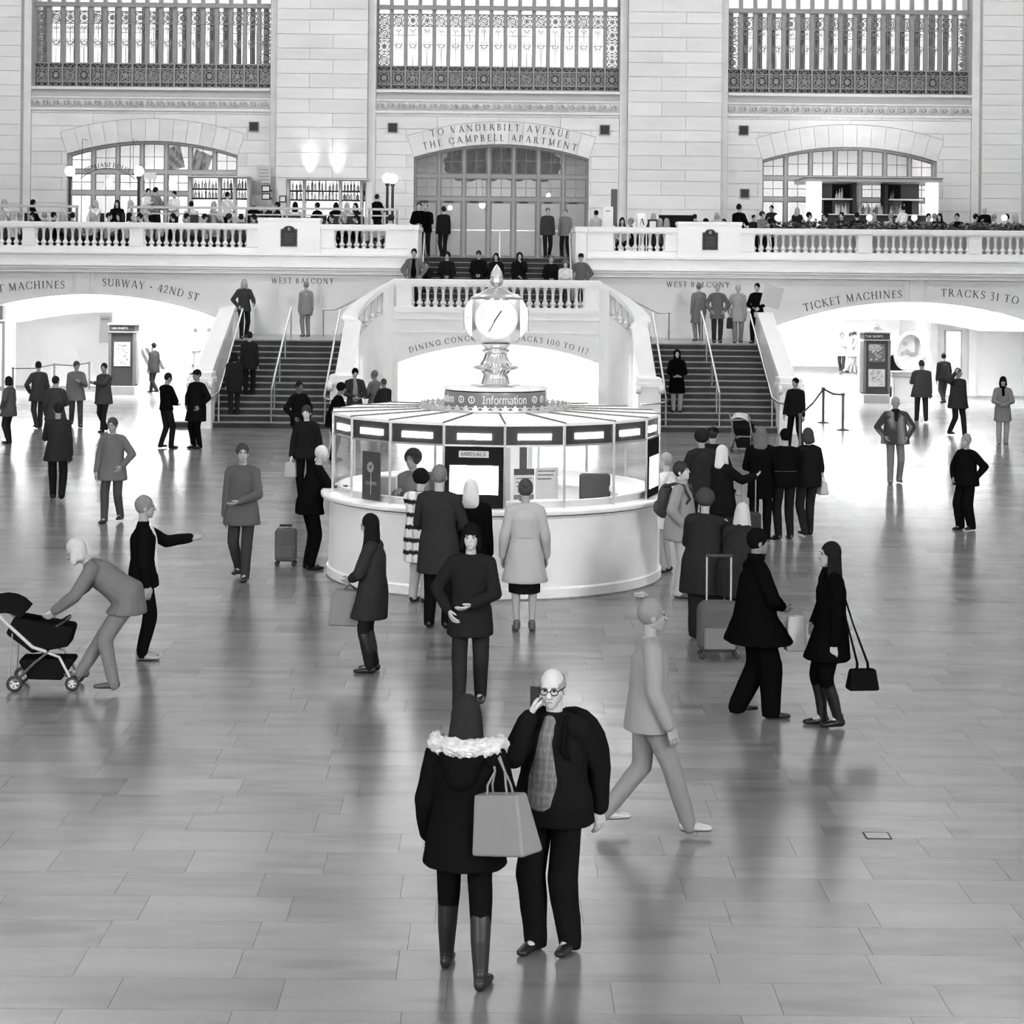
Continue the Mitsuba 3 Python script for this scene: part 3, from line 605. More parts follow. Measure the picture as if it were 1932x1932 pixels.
# ring, crown of leaves, drum with lettering
part(B, 'crown_ring', MB().lathe([(1.0,2.255),(1.05,2.26),(1.06,2.285),(1.03,2.295),(1.03,2.31),(.99,2.315),(.95,2.315),(.95,2.255)], c0, 72), 'brass', 30)
leaf = unary_union([affinity.scale(Point(0,.05).buffer(1, 5), .018, .055), *[affinity.rotate(affinity.scale(Point(0,.045).buffer(1, 4), .010, .04), s*32, origin=(0,0)) for s in (-1, 1)], sbox(-.03,-.002,.03,.012)])
LEAF = ply(MB().prism(leaf, lambda p: np.stack([p[:,0], -p[:,2], p[:,1]], 1), .012).mesh(), 'brass')
for i in range(48):
    x, y, z = bp(i*7.5, 1.02, 2.312); part(B, 'crown_leaf', LEAF, None, to=T().translate([x, y, z]).rotate([0,0,1], i*7.5).scale([1.4, 1, .62]))
part(B, 'drum', MB().lathe([(.70,2.25),(.70,2.355),(.705,2.36),(.705,2.51),(.70,2.53),(.0,2.54)], c0, 72), 'drum_grey', 30)
part(B, 'drum_top', MB().lathe([(.715,2.545),(.72,2.56),(.71,2.575),(.3,2.58)], c0, 72), 'white_gloss', 30)
def bend(mesh, th, r, z0):
    v = np.array(mesh.vertices if hasattr(mesh, 'vertices') else mesh[0]); f = mesh.faces if hasattr(mesh, 'faces') else mesh[1]
    a = math.radians(th) + v[:,0]/r; rr = r+v[:,2]
    return np.stack([rr*np.sin(a), BY-rr*np.cos(a), z0+v[:,1]], 1), f
tm = meshkit.text_mesh('Information', .11, .006); tm = trimesh.Trimesh(*trimesh.remesh.subdivide_to_size(tm.vertices, tm.faces, .06)); tm.vertices[:,0] -= tm.bounds[:,0].mean(); tm.vertices[:,0] *= .62/tm.extents[0]
icon = MB().prism(unary_union([Point(0,.045).buffer(.05).difference(Point(0,.045).buffer(.038)), sbox(-.007,.02,.007,.052), Point(0,.068).buffer(.009)]), lambda p: p, .006)
for k in range(4):
    part(B, 'lettering', bend(tm, 11+90*k, .706, 2.378), 'sign_white', label='lettering Information' if k == 0 else None)
    for q in (-38, 38): part(B, 'sign_icon', bend(trimesh.Trimesh(*icon.mesh()), 11+90*k+q, .706, 2.385), 'sign_white')
# closed-window board, arrivals board, screen, notices
k = part(B, 'closed_board', panel(6, .30, .76, 1.17, 1.80, .004, .012), 'charcoal', label='dark board that closes one window')
fm = facet_map(6, .53, 1.6, .016)
part(k, 'speaking_grille', MB().prism(Point(0,0).buffer(.07).difference(Point(0,0).buffer(.022)), fm, .012), 'steel')
fm = facet_map(6, .53, 1.37, .016); tc = meshkit.text_mesh('CLOSED', .042, .003); tc.vertices[:,0] -= tc.vertices[:,0].mean(); part(k, 'lettering', (fm(np.array(tc.vertices)), tc.faces), 'mid_grey', label='lettering CLOSED')
part(k, 'cord', MB().prism(sbox(-.003,-.36,.003,-.07), facet_map(6, .53, 1.6, .017), .004), 'light_grey')
k = part(B, 'arrivals_board', panel(8, .02, .98, ZG0+.01, ZG1-.012, -.01, .02), 'black', label='black arrivals board')
part(k, 'sign_plate', panel(8, .25, .74, 1.80, 1.885, .012, .006), 'sign_grey')
fm = facet_map(8, .495, 1.82, .019); tc = meshkit.text_mesh('ARRIVALS', .048, .003); tc.vertices[:,0] -= tc.vertices[:,0].mean(); part(k, 'lettering', (fm(np.array(tc.vertices)), tc.faces), 'charcoal', label='lettering ARRIVALS')
part(k, 'screen', panel(8, .10, .90, 1.33, 1.70, .012, .01), 'white', emit=2.6, w=.6, label='glowing white screen')
k = part(B, 'departures_board', panel(12, .02, .98, ZG0+.01, ZG1-.012, -.01, .02), 'black', label='black board with a white screen')
part(k, 'screen', panel(12, .2, .9, 1.27, 1.70, .012, .01), 'white', emit=1.0, w=.3)
for i, (u0, u1, z0, z1, mt) in enumerate(((.16,.50,1.58,1.66,'charcoal'),(.16,.50,1.33,1.58,'light_grey'),(.16,.50,1.27,1.33,'dark_grey'),(.52,.90,1.27,1.67,'sign_grey'))):
    k = part(B, 'notice', panel(9, u0, u1, z0, z1, -.02, .004), mt)
    for j in range(3):
        if z1-z0 > .2: part(k, 'print_line', panel(9, u0+.04, u1-.05-.03*j, z1-.05-j*.05, z1-.035-j*.05, -.0155, .001), 'dark_grey')
for x0, x1, z0, z1 in ((-.62, -.36, 1.18, 1.40), (-1.55, -1.28, 1.18, 1.46)):
    y = BY - math.sqrt(2.0**2-((x0+x1)/2)**2) + .1
    k = thing('monitor', 'pale computer monitor inside the booth ' + ('behind the clerk\'s window' if x0 > -1 else 'at its left end'), 'monitor', 'monitors in the booth')
    part(k, 'case', MB().box(x0, x1, y, y+.05, z0, z1, .01), 'light_grey'); part(k, 'screen', MB().box(x0+.02, x1-.02, y-.004, y, z0+.03, z1-.02), 'grey_gloss'); part(k, 'stand', MB().box((x0+x1)/2-.04, (x0+x1)/2+.04, y+.01, y+.05, .78, z0).box((x0+x1)/2-.1, (x0+x1)/2+.1, y-.04, y+.1, .78, .80), 'light_grey')
k = thing('cloth_bag', 'crumpled pale cloth bag on the counter inside the booth', 'bag')
s = trimesh.creation.icosphere(3); d = .6+.5*meshkit.fbm(s.vertices*2.2, 3, 5); sv = s.vertices*d[:,None]*[.2,.14,.13]
sv[:,2] = np.maximum(sv[:,2], -.075)
sx, sy = 1.12, BY-1.50; part(k, 'cloth', (sv+[sx, sy, .78+.075], s.faces), 'light_grey', True)
k = thing('paper_stack', 'short white paper stack beside the cloth bag in the booth', 'papers'); part(k, 'sheets', MB().box(1.42, 1.66, BY-1.12, BY-.92, .78, .93, .004), 'white')
# ---------------- the clock ----------------
K = thing('four_faced_clock', 'glowing four faced brass clock with acorn finial on top of the booth', 'clock')
zc = 3.53
prof = [(.36,2.575),(.33,2.60),(.20,2.62),(.17,2.70),(.16,2.74),(.20,2.80),(.29,2.83),(.30,2.85),(.22,2.88),(.17,2.95),(.145,3.02),(.15,3.04),(.18,3.06),(.185,3.09),(.15,3.10),(.18,3.14),(.2,3.17),(.16,3.19),(.16,3.24)]
v, f = MB().lathe(prof, c0, 72).mesh()
a = np.arctan2(v[:,1]-BY, v[:,0]); rr = np.hypot(v[:,0], v[:,1]-BY); fl = 1+.05*np.sign(np.sin(24*a))*((v[:,2] > 2.66) & (v[:,2] < 3.03)); v[:,0] = rr*fl*np.cos(a); v[:,1] = BY+rr*fl*np.sin(a)
part(K, 'pedestal', (v, f), 'brass', 50)
body = m3.Manifold.cube([.66, .66, .66], True).translate([0, BY, zc])
body = (body ^ m3.Manifold.sphere(.445, 64).translate([0, BY, zc]))
for ax in range(4):
    cy_ = m3.Manifold.cylinder(.3, .275, .275, 64).rotate([90, 0, 0]).translate([0, -.20, 0]).rotate([0, 0, 90*ax]).translate([0, BY, zc]); body = body - cy_
part(K, 'case', body, 'brass', 30)
part(K, 'cap', MB().lathe([(.36,zc+.25),(.365,zc+.28),(.30,zc+.31),(.2,zc+.36),(.14,zc+.40),(.07,zc+.42),(.05,zc+.45),(.08,zc+.46),(.085,zc+.48)], c0, 48).lathe([(.20,zc-.34),(.30,zc-.30),(.32,zc-.24)], c0, 48), 'brass', 30)
part(K, 'finial', MB().lathe([(.08,zc+.48),(.095,zc+.50),(.092,zc+.54),(.085,zc+.56),(.09,zc+.57),(.075,zc+.63),(.045,zc+.69),(.012,zc+.73),(.002,zc+.745)], c0, 32), 'brass', 30)
disc = []
for i in range(7):
    r = .272*math.cos(i*math.pi/14) if i else .272
    disc.append((max(.272*math.cos(i*math.pi/12), .002), .14*math.sin(i*math.pi/12)))
for ax in range(4):
    v, f = MB().lathe(disc, n=48).mesh(); th = math.radians(90*ax)
    w = np.stack([v[:,0], -.30-v[:,2], v[:,1]], 1); rot = lambda w: np.stack([w[:,0]*math.cos(th)-w[:,1]*math.sin(th), w[:,0]*math.sin(th)+w[:,1]*math.cos(th)+BY, w[:,2]+zc], 1)
    face = part(K, 'face', (rot(w), f), 'white', True, emit=2.2, w=1.5, label='glowing opal clock face')
    m = MB()
    for q in range(12):
        t = q*math.pi/6; ca, sa = math.cos(t), math.sin(t); g = Polygon([(.195*sa-.006*ca, .195*ca+.006*sa), (.195*sa+.006*ca, .195*ca-.006*sa), (.235*sa+.006*ca, .235*ca-.006*sa), (.235*sa-.006*ca, .235*ca+.006*sa)])
        m.prism(g, lambda p: rot(np.stack([p[:,0], -.30-.14*np.sqrt(np.clip(1-(np.hypot(p[:,0],p[:,1])/.272)**2,0,1))-.002-p[:,2], p[:,1]], 1)), .003)
    part(face, 'numerals', m, 'mid_grey')
    for L, t, w_ in ((.20, 208, .008), (.12, 34, .011)):
        t = math.radians(t); g = LineString([(-.04*math.sin(t), -.04*math.cos(t)), (L*math.sin(t), L*math.cos(t))]).buffer(w_, 2)
        part(face, 'hand', MB().prism(g, lambda p: rot(np.stack([p[:,0], -.446-p[:,2], p[:,1]], 1)), .004), 'charcoal')
# ---------------- balcony balustrades ----------------
YBAL = 61.0
xb_ = lambda px: (px-.7-CX)*YBAL/F
ZR1, ZR0, ZV1, ZV0 = 5.617, 5.46, 5.44, 4.875
def balustrade(label, x0, x1, groups, solids, ped, plaque):
    key = thing('balcony_balustrade', label, 'balustrade', 'balcony balustrades')
    part(key, 'rail', MB().box(x0, x1, 60.88, 61.36, ZR0, ZR1, .025).box(x0, x1, 60.94, 61.3, ZR0-.04, ZR0), 'rail_stone')
    part(key, 'base', MB().box(x0, x1, 60.96, 61.3, ZB, ZV0, .01), 'rail_stone')
    bl = baluster(ZR0-.04-ZV0, 12)
    for a, b, n in groups:
        a, b = xb_(a), xb_(b); w = (b-a)/n
        for i in range(n+1):
            if a+i*w > -10.2*1.9 and a+i*w < 19: part(key, 'baluster', bl, None, to=T().translate([a+i*w, 61.13, ZV0]))
    for a, b in solids: part(key, 'pier', MB().box(xb_(a), xb_(b), 60.95, 61.31, ZV0, ZR0-.03), 'rail_stone')
    a, b = xb_(ped[0]), xb_(ped[1])
    part(key, 'pedestal', MB().box(a, b, 60.80, 61.45, ZB, 5.70).box(a-.03, b+.03, 60.77, 61.48, 5.70, 5.80, .02), 'rail_stone')
    px0, px1, v0, v1 = plaque; a, b = xb_(px0), xb_(px1); z0, z1 = EYE-(v1-CY)*61/F, EYE-(v0-CY)*61/F
    g = unary_union([sbox(a, z0, b, z1-.10), Polygon([((a+b)/2+(b-a)/2*math.cos(t)*.72, z1-.12+.12*math.sin(t)) for t in np.linspace(0, math.pi, 12)]), sbox(a, z1-.14, b, z1-.10)])
    pk = thing('plaque', label.split(' ')[0] + ' dark bronze plaque with an arched top on the ' + label.split(' ')[0].lower() + ' balustrade pedestal', 'plaque', 'balustrade plaques')
    labels[pk]['label'] = labels[pk]['label'].replace('left dark', 'dark').replace('right dark', 'dark')
    part(pk, 'plate', MB().prism(g, front(0, 60.80, 0), .03), 'charcoal')
    part(pk, 'rim', MB().prism(g.difference(g.buffer(-.025)), front(0, 60.77, 0), .012), 'dark_grey')
    part(pk, 'emblem', MB().ball(((a+b)/2, 60.775, z1-.10), (.05, .02, .06), 10), 'mid_grey', True)
    for i in range(7): part(pk, 'text_line', MB().box(a+.08+.02*(i%3), b-.08-.03*(i%2), 60.765, 60.772, z1-.25-i*.048, z1-.235-i*.048), 'dark_grey')
    return key
kl = balustrade('left balcony balustrade of turned stone balusters in front of the restaurant tables', -HX, -2.75,
    [(-152, 43, 14), (67, 245, 13), (271, 466, 14), (631, 728, 7)], [(43, 67), (245, 271), (466, 490), (603, 631), (728, 770)], (488, 605), (531, 562, 430, 469))
kr = balustrade('right balcony balustrade of turned stone balusters below the leafy planter', 2.80, HX,
    [(1157, 1255, 7), (1423, 1619, 14), (1645, 1828, 13), (1852, 2048, 14)], [(1108, 1157), (1255, 1280), (1396, 1423), (1619, 1645), (1828, 1852)], (1278, 1398), (1324, 1353, 429, 468))
for key, s in ((kl, -1), (kr, 1)):                           # the returns beside the upper steps
    lo, hi = sorted((s*2.45, s*2.80)); part(key, 'return_wall', MB().box(lo, hi, 60.96, 64.1, 2.95, ZR0).box(lo-.04, hi+.04, 60.9, 64.15, ZR0, ZR1, .02), 'rail_stone')
    k = thing('handrail', f'bent brass handrail beside the upper steps on the {stair_side[s]}', 'handrail', 'upper stair handrails')
    part(k, 'rail', MB().tube([(s*2.36, 61.0, 3.75), (s*2.34, 61.6, 4.2), (s*2.36, 63.6, 5.2), (s*2.38, 64.2, 5.45)], .03), 'brass', 40)
    part(k, 'post', MB().bar((s*2.36, 61.1, 3.1), (s*2.36, 61.1, 3.85), .02), 'brass', 40)
# ---------------- the three glazed arches ----------------
def glazing(n, k, cols, rows, label, doors, mat='frame_grey', fine='bronze'):
    c, h, zs, zc, rad = DOORS[k]; y = YW+.5
    key = struct(f'door_{n}', label); zv = lambda v: EYE-(v-CY)*y/F
    hole = arch_poly(c, h, ZB, zs, zc, rad, 40); w = 2*h/cols
    put(key, MB().prism(hole.difference(arch_poly(c, h-.07, ZB+.0, zs-.02, zc-.07, rad, 40)), front(0, y, 0), .16), mat)
    for i in range(1, cols):
        x = c-h+i*w; zt = zc-rad+math.sqrt(rad**2-(x-c)**2)
        part(key, 'mullion', MB().box(x-.055, x+.055, y-.1, y+.08, ZB, zt, .01), mat)
    ed = [zv(v) for v in rows]
    for z in ed[1:]: part(key, 'transom', MB().box(c-h, c+h, y-.08, y+.06, z-.07, z+.07, .01), mat)
    tops = [None] + ed[1:]
    for i in range(cols):
        x0, x1 = c-h+i*w+.06, c-h+(i+1)*w-.06
        for r in range(len(rows)):
            z1 = 99 if r == 0 else ed[r]-.07; z0 = ed[r+1]+.07 if r+1 < len(rows) else ZB
            if r == len(rows)-1 and doors:
                lf = part(key, 'door_leaf', MB().box(x0, x0+.06, y-.05, y, z0, z1).box(x1-.06, x1, y-.05, y, z0, z1).box(x0, x1, y-.05, y, z1-.08, z1).box(x0, x1, y-.05, y, z0, z0+.12), 'bronze')
                part(lf, 'push_bar', MB().box(x0+.05, x1-.05, y-.10, y-.06, 5.66, 5.70), 'brass'); part(lf, 'pane', quad(x0+.06, x1-.06, y-.02, z0+.12, z1-.08), 'pane'); part(lf, 'closer', MB().box(x0+.15, x0+.45, y-.1, y-.05, z1-.07, z1-.02), 'charcoal')
                continue
            g = sbox(x0, z0, x1, z1).intersection(hole.buffer(-.07, join_style=2))
            if g.is_empty: continue
            fr = part(key, 'sash', MB().prism(g.difference(g.buffer(-.035, join_style=2)), front(0, y, 0), .05), fine)
            xm, zm = (x0+x1)/2, (z0 + min(z1, g.bounds[3]))/2
            part(fr, 'muntin', MB().box(xm-.012, xm+.012, y-.03, y, z0, g.bounds[3]).box(x0, x1, y-.03, y, zm-.012, zm+.012), fine)
            part(fr, 'pane', MB().prism(g.buffer(-.03), front(0, y-.02, 0), .001) if False else quad(x0+.02, x1-.02, y-.02, z0+.02, min(g.bounds[1]+9, min(g.intersection(sbox(x0, z0, x0+.03, z1)).bounds[3], g.intersection(sbox(x1-.03, z0, x1, z1)).bounds[3])+.05)), 'pane')
    return key
glazing(1, 0, 7, (272, 333, 376), 'glazed bronze doors to the avenue under the lettered arch', True)
glazing(2, 1, 7, (272, 331, 371), 'arched restaurant window behind the left balcony tables', False, 'frame_light', 'frame_grey')  # both side arches: frame greys lightened to stand for glare
glazing(3, 2, 7, (272, 331, 371), 'arched window behind the right balcony bar', False, 'frame_light', 'frame_grey')
def back_room(n, k, wall_mat, L, w, label):
    c, h, zs, zc, rad = DOORS[k]; key = struct(f'wall_back_room_{n}', label); x0, x1 = c-h-.4, c+h+.4
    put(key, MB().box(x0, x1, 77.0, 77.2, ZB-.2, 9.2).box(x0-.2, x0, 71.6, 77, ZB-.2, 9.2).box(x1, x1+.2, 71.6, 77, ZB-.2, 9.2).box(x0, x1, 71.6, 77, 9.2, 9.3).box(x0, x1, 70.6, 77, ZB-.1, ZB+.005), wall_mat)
    lk = thing('ceiling_light', f'luminous ceiling panel of the {label.split(" ")[-1]}', 'ceiling light'); v = np.array([[c-2,73,9.15],[c+2,73,9.15],[c+2,75,9.15],[c-2,75,9.15]])
    part(lk, 'diffuser', (v, np.array([[0,2,1],[0,3,2]])), 'white', emit=L, w=w)
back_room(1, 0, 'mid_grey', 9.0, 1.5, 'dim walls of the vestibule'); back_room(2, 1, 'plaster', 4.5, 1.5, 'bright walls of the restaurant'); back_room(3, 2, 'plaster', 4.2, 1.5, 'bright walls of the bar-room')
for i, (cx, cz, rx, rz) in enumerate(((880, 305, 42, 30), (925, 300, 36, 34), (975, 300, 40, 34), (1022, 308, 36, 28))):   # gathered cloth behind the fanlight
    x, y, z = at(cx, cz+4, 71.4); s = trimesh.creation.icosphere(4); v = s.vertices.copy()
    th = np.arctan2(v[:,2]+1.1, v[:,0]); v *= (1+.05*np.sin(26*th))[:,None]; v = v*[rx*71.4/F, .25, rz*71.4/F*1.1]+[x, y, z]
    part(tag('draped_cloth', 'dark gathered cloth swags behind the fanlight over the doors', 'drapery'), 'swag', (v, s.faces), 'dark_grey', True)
for i, (px, py, w, hh, sl) in enumerate(((330, 302, .55, .8, -.5), (378, 305, .6, .9, .8))):
    x, y, z = at(px, py, 71.3); k = thing('flag', ('banner with dark patches' if i == 0 else 'striped flag') + ' hanging behind the left arched window', 'flag')
    n = 8; gx, gz = np.meshgrid(np.linspace(0, 1, n), np.linspace(0, 1, n)); v = np.stack([x-w/2+w*gx+sl*.35*(gz-.5), y+.06*np.sin(gx*7), z-hh/2+hh*gz-.3*gx*sl], 2).reshape(-1, 3)
    f = np.array([[r*n+q, r*n+q+1, (r+1)*n+q+1, (r+1)*n+q] for r in range(n-1) for q in range(n-1)])
    part(k, 'cloth', (v, f), 'cloth', True, color=np.where(np.sin(gx*11+(2*gz if i else gz*9)) > .2, .16, .62).reshape(-1)); part(k, 'pole', MB().bar((x-w/2-sl*.2, y+.1, z-hh/2), (x-w/2+sl*.25, y+.1, 8.55), .015), 'dark_grey')
# square vents in the wall
for px, py, w in ((479, 239, .30), (741, 241, .30), (1141, 245, .31), (1403, 246, .30), (1405, 365, .28)):
    x, y, z = at(px, py, YW-.02 if px in (741, 479, 1141) else YW-.02)
    on = 'left arch' if px < 600 else 'middle inscription, on its left' if px < 900 else 'middle inscription, on its right' if px < 1300 else 'right window' if py < 300 else 'arch of the right bar, on its left'
    k = thing('wall_vent', f'small dark square wall grille beside the {on}', 'vent', 'square wall grilles')
    part(k, 'frame', MB().box(x-w/2-.03, x+w/2+.03, y-.03, y+.1, z-w/2-.03, z+w/2+.03), 'mid_grey'); part(k, 'mesh', MB().box(x-w/2, x+w/2, y-.04, y-.02, z-w/2, z+w/2), 'charcoal')
# ---------------- restaurant on the left half of the balcony ----------------
ZP = 5.15
struct('floor_restaurant', 'raised restaurant platform on the left half of the balcony'); put('floor_restaurant', MB().box(-HX, -4.1, 63.3, 69.5, ZB, ZP), 'charcoal')
struct('floor_bar', 'low platform of the bar on the right half of the balcony'); put('floor_bar', MB().box(7.2, HX, 63.0, 69.5, ZB, 4.95), 'charcoal')
def fence(label, pa, pb, end=0):
    k = thing('railing', label, 'railing', 'restaurant railings'); a, b = at(pa, 390, 63.1)[0], at(pb, 390, 63.1)[0]
    part(k, 'top_rail', MB().box(a, b, 63.04, 63.16, 6.12, 6.20, .01), 'frame_light'); part(k, 'lower_rail', MB().box(a, b, 63.07, 63.13, 5.93, 5.98), 'frame_light')
    n = max(2, int((b-a)/1.9)+1)
    for i in range(n+1): x = a+.05+(b-a-.1)*i/n; part(k, 'post', MB().box(x-.035, x+.035, 63.07, 63.13, ZP if i % 1 == 0 else ZP, 6.13), 'frame_grey')
    part(k, 'panel', MB().box(a+.05, b-.05, 63.09, 63.11, ZP+.1, 5.55), 'grey_gloss')
fence('flat topped metal railing at the far left of the restaurant', -40, 148); fence('long flat topped metal railing along the restaurant tables', 245, 686); fence('short metal railing bending at the right end of the restaurant', 694, 752)
def globe_lamp(px, py, d, zfoot, label, r=.17, L=14):
    x, y, z = at(px, py, d); k = thing('globe_lamp', label, 'lamp', 'globe lamps on posts')
    part(k, 'globe', MB().ball((x, y, z), r, 18), 'white', True, emit=L, w=.8); part(k, 'post', MB().lathe([(.10,zfoot),(.10,zfoot+.05),(.05,zfoot+.1),(.042,z-r-.1),(.07,z-r-.06),(.07,z-r)], (x, y, 0), 12), 'charcoal', 40)
globe_lamp(132, 323, 63.6, ZP, 'white globe lamp on a dark post in front of the left window edge'); globe_lamp(262, 323, 63.6, ZP, 'white globe lamp on a dark post in the middle of the left arch')
globe_lamp(731, 336, 63.6, ZB, 'left globe lamp of the pair beside the middle doors'); globe_lamp(741, 337, 64.6, ZB, 'right globe lamp of the pair beside the middle doors')
for i, (px, py, d, r) in enumerate(((205, 345, 72.5, .15), (245, 355, 74.0, .13), (325, 345, 73, .17), (849, 392, 71.6, .09), (910, 387, 71.8, .12), (1035, 369, 71.6, .09))):
    x, y, z = at(px, py, d); k = thing('pendant_lamp', f'bright {"globe" if i < 3 else "bulb"} pendant behind the {"left arched window" if i < 3 else "glazed doors"}, {("leftmost","in the middle","rightmost")[i%3]}', 'lamp', 'pendant lamps')
    part(k, 'globe', MB().ball((x, y, z), r, 14), 'white', True, emit=(8 if i < 3 else 22), w=.5); part(k, 'rod', MB().bar((x, y, z+r*.9), (x, y, 9.2), .012), 'brass')
# sign with the restaurant's name
x, y, z = at(203, 315, 69.2); k = thing('restaurant_sign', 'arched lettering CIPRIANI DOLCI hanging in front of the left arched window', 'sign')
g = lettering('CIPRIANI DOLCI', .15, .14, 1.5, .4); part(k, 'lettering', MB().prism(g, front(x, y, z), .03), 'charcoal')
part(k, 'band', MB().tube([(x+1.45*math.sin(a), y+.02, z-1.5+1.45*math.cos(a)) for a in np.linspace(-.72, .72, 16)], .012), 'charcoal')
for s in (-1, 1): part(k, 'hanger', MB().tube([(x+s*.9, y+.02, z-.3), (x+s*.9, y+.02, 8.75), (x+s*.9, 70.06, 8.75)], .008, 6), 'charcoal')
for i, (px0, px1, py0, py1, lab, mt) in enumerate(((270, 293, 325, 338, 'blank white board hung right of the second globe lamp', 'white'), (473, 492, 340, 365, 'plain grey board left of the framed notices', 'mid_grey'), (484, 510, 311, 345, 'pale notice sheet above the framed notices', 'light_grey'))):
    a, b = at((px0+px1)/2, py0, 69.3), at((px0+px1)/2, py1, 69.3); w = (px1-px0)*69.3/F/2
    k = thing('board', lab, 'board'); part(k, 'sheet', MB().box(a[0]-w, a[0]+w, 69.46, 69.52, b[2], a[2]), mt)
    part(k, 'bracket', MB().box(a[0]-.02, a[0]+.02, 69.5, 70.02, (a[2]+b[2])/2-.02, (a[2]+b[2])/2+.02) if i else MB().box(a[0]-.02, a[0]+.02, 69.47, 69.52, ZP-.5, b[2]+.02), 'light_grey')
    if i == 2:
        for j in range(4): part(k, 'print_line', MB().box(a[0]-w*.7, a[0]+w*.7, 69.45, 69.455, b[2]+.1+j*.12, b[2]+.13+j*.12), 'mid_grey')
for i, (px0, px1, py0, py1, lab) in enumerate(((494, 510, 350, 362, 'upper framed notice between the two bar shelves'), (494, 510, 365, 377, 'lower framed notice between the two bar shelves'), (527, 540, 369, 382, 'framed notice at the left edge of the right bar shelf'))):
    a, b = at((px0+px1)/2, py0, 68.3), at((px0+px1)/2, py1, 68.3); w = (px1-px0)*68.3/F/2
    k = thing('framed_notice', lab, 'picture frame', 'framed notices'); part(k, 'frame', MB().box(a[0]-w, a[0]+w, 68.28, 68.33, b[2], a[2]), 'charcoal'); part(k, 'sheet', MB().box(a[0]-w+.035, a[0]+w-.035, 68.27, 68.28, b[2]+.035, a[2]-.035), 'white')
    part(k, 'bracket', MB().box(a[0]-.02, a[0]+.02, 68.33, 70.06, (a[2]+b[2])/2-.02, (a[2]+b[2])/2+.02), 'charcoal')
BOT = {}
def bottle(kind, mat):
    if (kind, mat) not in BOT:
        p = ([(.0,0),(.038,0),(.04,.01),(.04,.18),(.03,.22),(.014,.25),(.013,.31),(.015,.315),(.015,.33),(0,.33)], [(.0,0),(.05,0),(.052,.02),(.052,.13),(.04,.17),(.016,.2),(.015,.26),(.019,.27),(.019,.29),(0,.29)], [(0,0),(.034,0),(.036,.01),(.036,.22),(.018,.27),(.015,.36),(0,.36)])[kind]
        BOT[kind, mat] = ply(MB().lathe(p, n=10).mesh(), mat, 40)
    return BOT[kind, mat]
BQ = random.Random(11)
ORD = 'first second third fourth fifth sixth seventh eighth ninth tenth eleventh twelfth thirteenth fourteenth fifteenth sixteenth seventeenth eighteenth nineteenth twentieth'.split() + [f'{i}th' for i in range(21, 40)]
def bottles(x0, x1, y, z, n, group, where, dark=.4):
    for i in range(n):
        kd = BQ.randrange(3); mt = 'bottle_glass' if BQ.random() < dark else 'clear_bottle'; x = x0+(i+.5+.2*(BQ.random()-.5))*(x1-x0)/n; s = .85+.3*BQ.random()
        k = thing('bottle', f'{("slender","squat","tall")[kd]} {"dark" if mt == "bottle_glass" else "clear"} bottle, {ORD[i]} on {where}', 'bottle', group)
        put(k, bottle(kd, mt), None, to=T().translate([x, y, z]).scale([s, s, s]))
def back_bar(label, px0, px1, vt, v1, v2, cols, where):
    d = 68.6; a, b = (px0-CX)*d/F, (px1-CX)*d/F; zt, z1, z2 = [EYE-(v-CY)*d/F for v in (vt, v1, v2)]
    k = thing('back_bar', label, 'bar shelf', 'back bars of the restaurant')
    part(k, 'lit_back', quad(a, b, 69.3, ZP+.9, zt), 'white', emit=1.25, w=.8); part(k, 'cabinet', MB().box(a-.03, b+.03, 68.5, 69.4, ZP, ZP+.9).box(a-.05, b+.05, 68.4, 69.45, zt, zt+.06), 'light_grey')
    for q in [0, *cols, 1]: x = a+(b-a)*q; part(k, 'upright', MB().box(x-.05, x+.05, 68.75, 69.35, ZP+.9, zt), 'light_grey')
    for z in (z1, z2): part(k, 'shelf', MB().box(a, b, 68.8, 69.3, z-.04, z), 'charcoal')
    for z, n, nm in ((z1, 5, 'upper'), (z2, 5, 'lower')):
        ed = [0, *cols, 1]
        for j in range(len(ed)-1):
            p, q = a+(b-a)*ed[j]+.08, a+(b-a)*ed[j+1]-.08; bottles(p, q, 69.0, z, max(3, int((q-p)/.115)), f'bottles on the {where}', f'the {nm} board of bay {ORD[j]} in the {where}', .3)
back_bar('lit shelf unit of bottles in front of the left arched window', 356, 466, 340, 360, 378, (.5, .76), 'left shelf unit')
back_bar('lit shelf unit of bottles against the pier left of the middle doors', 541, 690, 343, 362, 379, (.20, .66, .93), 'pier shelf unit')
x, y, z = at(535, 362, 68.8); k = thing('lit_column', 'bright white panel at the left end of the pier shelf unit', 'light panel'); part(k, 'panel', MB().box(x-.2, x+.1, 68.7, 68.9, ZP, 7.3), 'white')
x = at(681, 362, 68.8)[0]; k = thing('lit_column', 'bright white panel at the right end of the pier shelf unit', 'light panel'); part(k, 'panel', MB().box(x-.02+.22, x+.42, 68.7, 68.9, ZP, 7.3), 'white')
for px, nm in ((583, 'left'), (635, 'right')):
    x, y, z = at(px, 338, 69.15); k = thing('uplight', f'{nm} uplight on top of the pier shelf unit throwing a cone up the wall', 'lamp', 'wall uplights')
    part(k, 'housing', MB().lathe([(.05,7.40),(.08,7.41),(.09,7.45),(.075,7.45),(.07,7.42),(0,7.42)], (x, 69.36, 0), 14), 'charcoal', 40)
    scene[k + '__beam'] = {'type': 'spot', 'intensity': rgb(10.0), 'cutoff_angle': 26.0, 'beam_width': 5.0, 'sampling_weight': 6.0, 'to_world': T().look_at(origin=[x, 69.36, 7.46], target=[x, 69.62, 8.2], up=[1, 0, 0])}
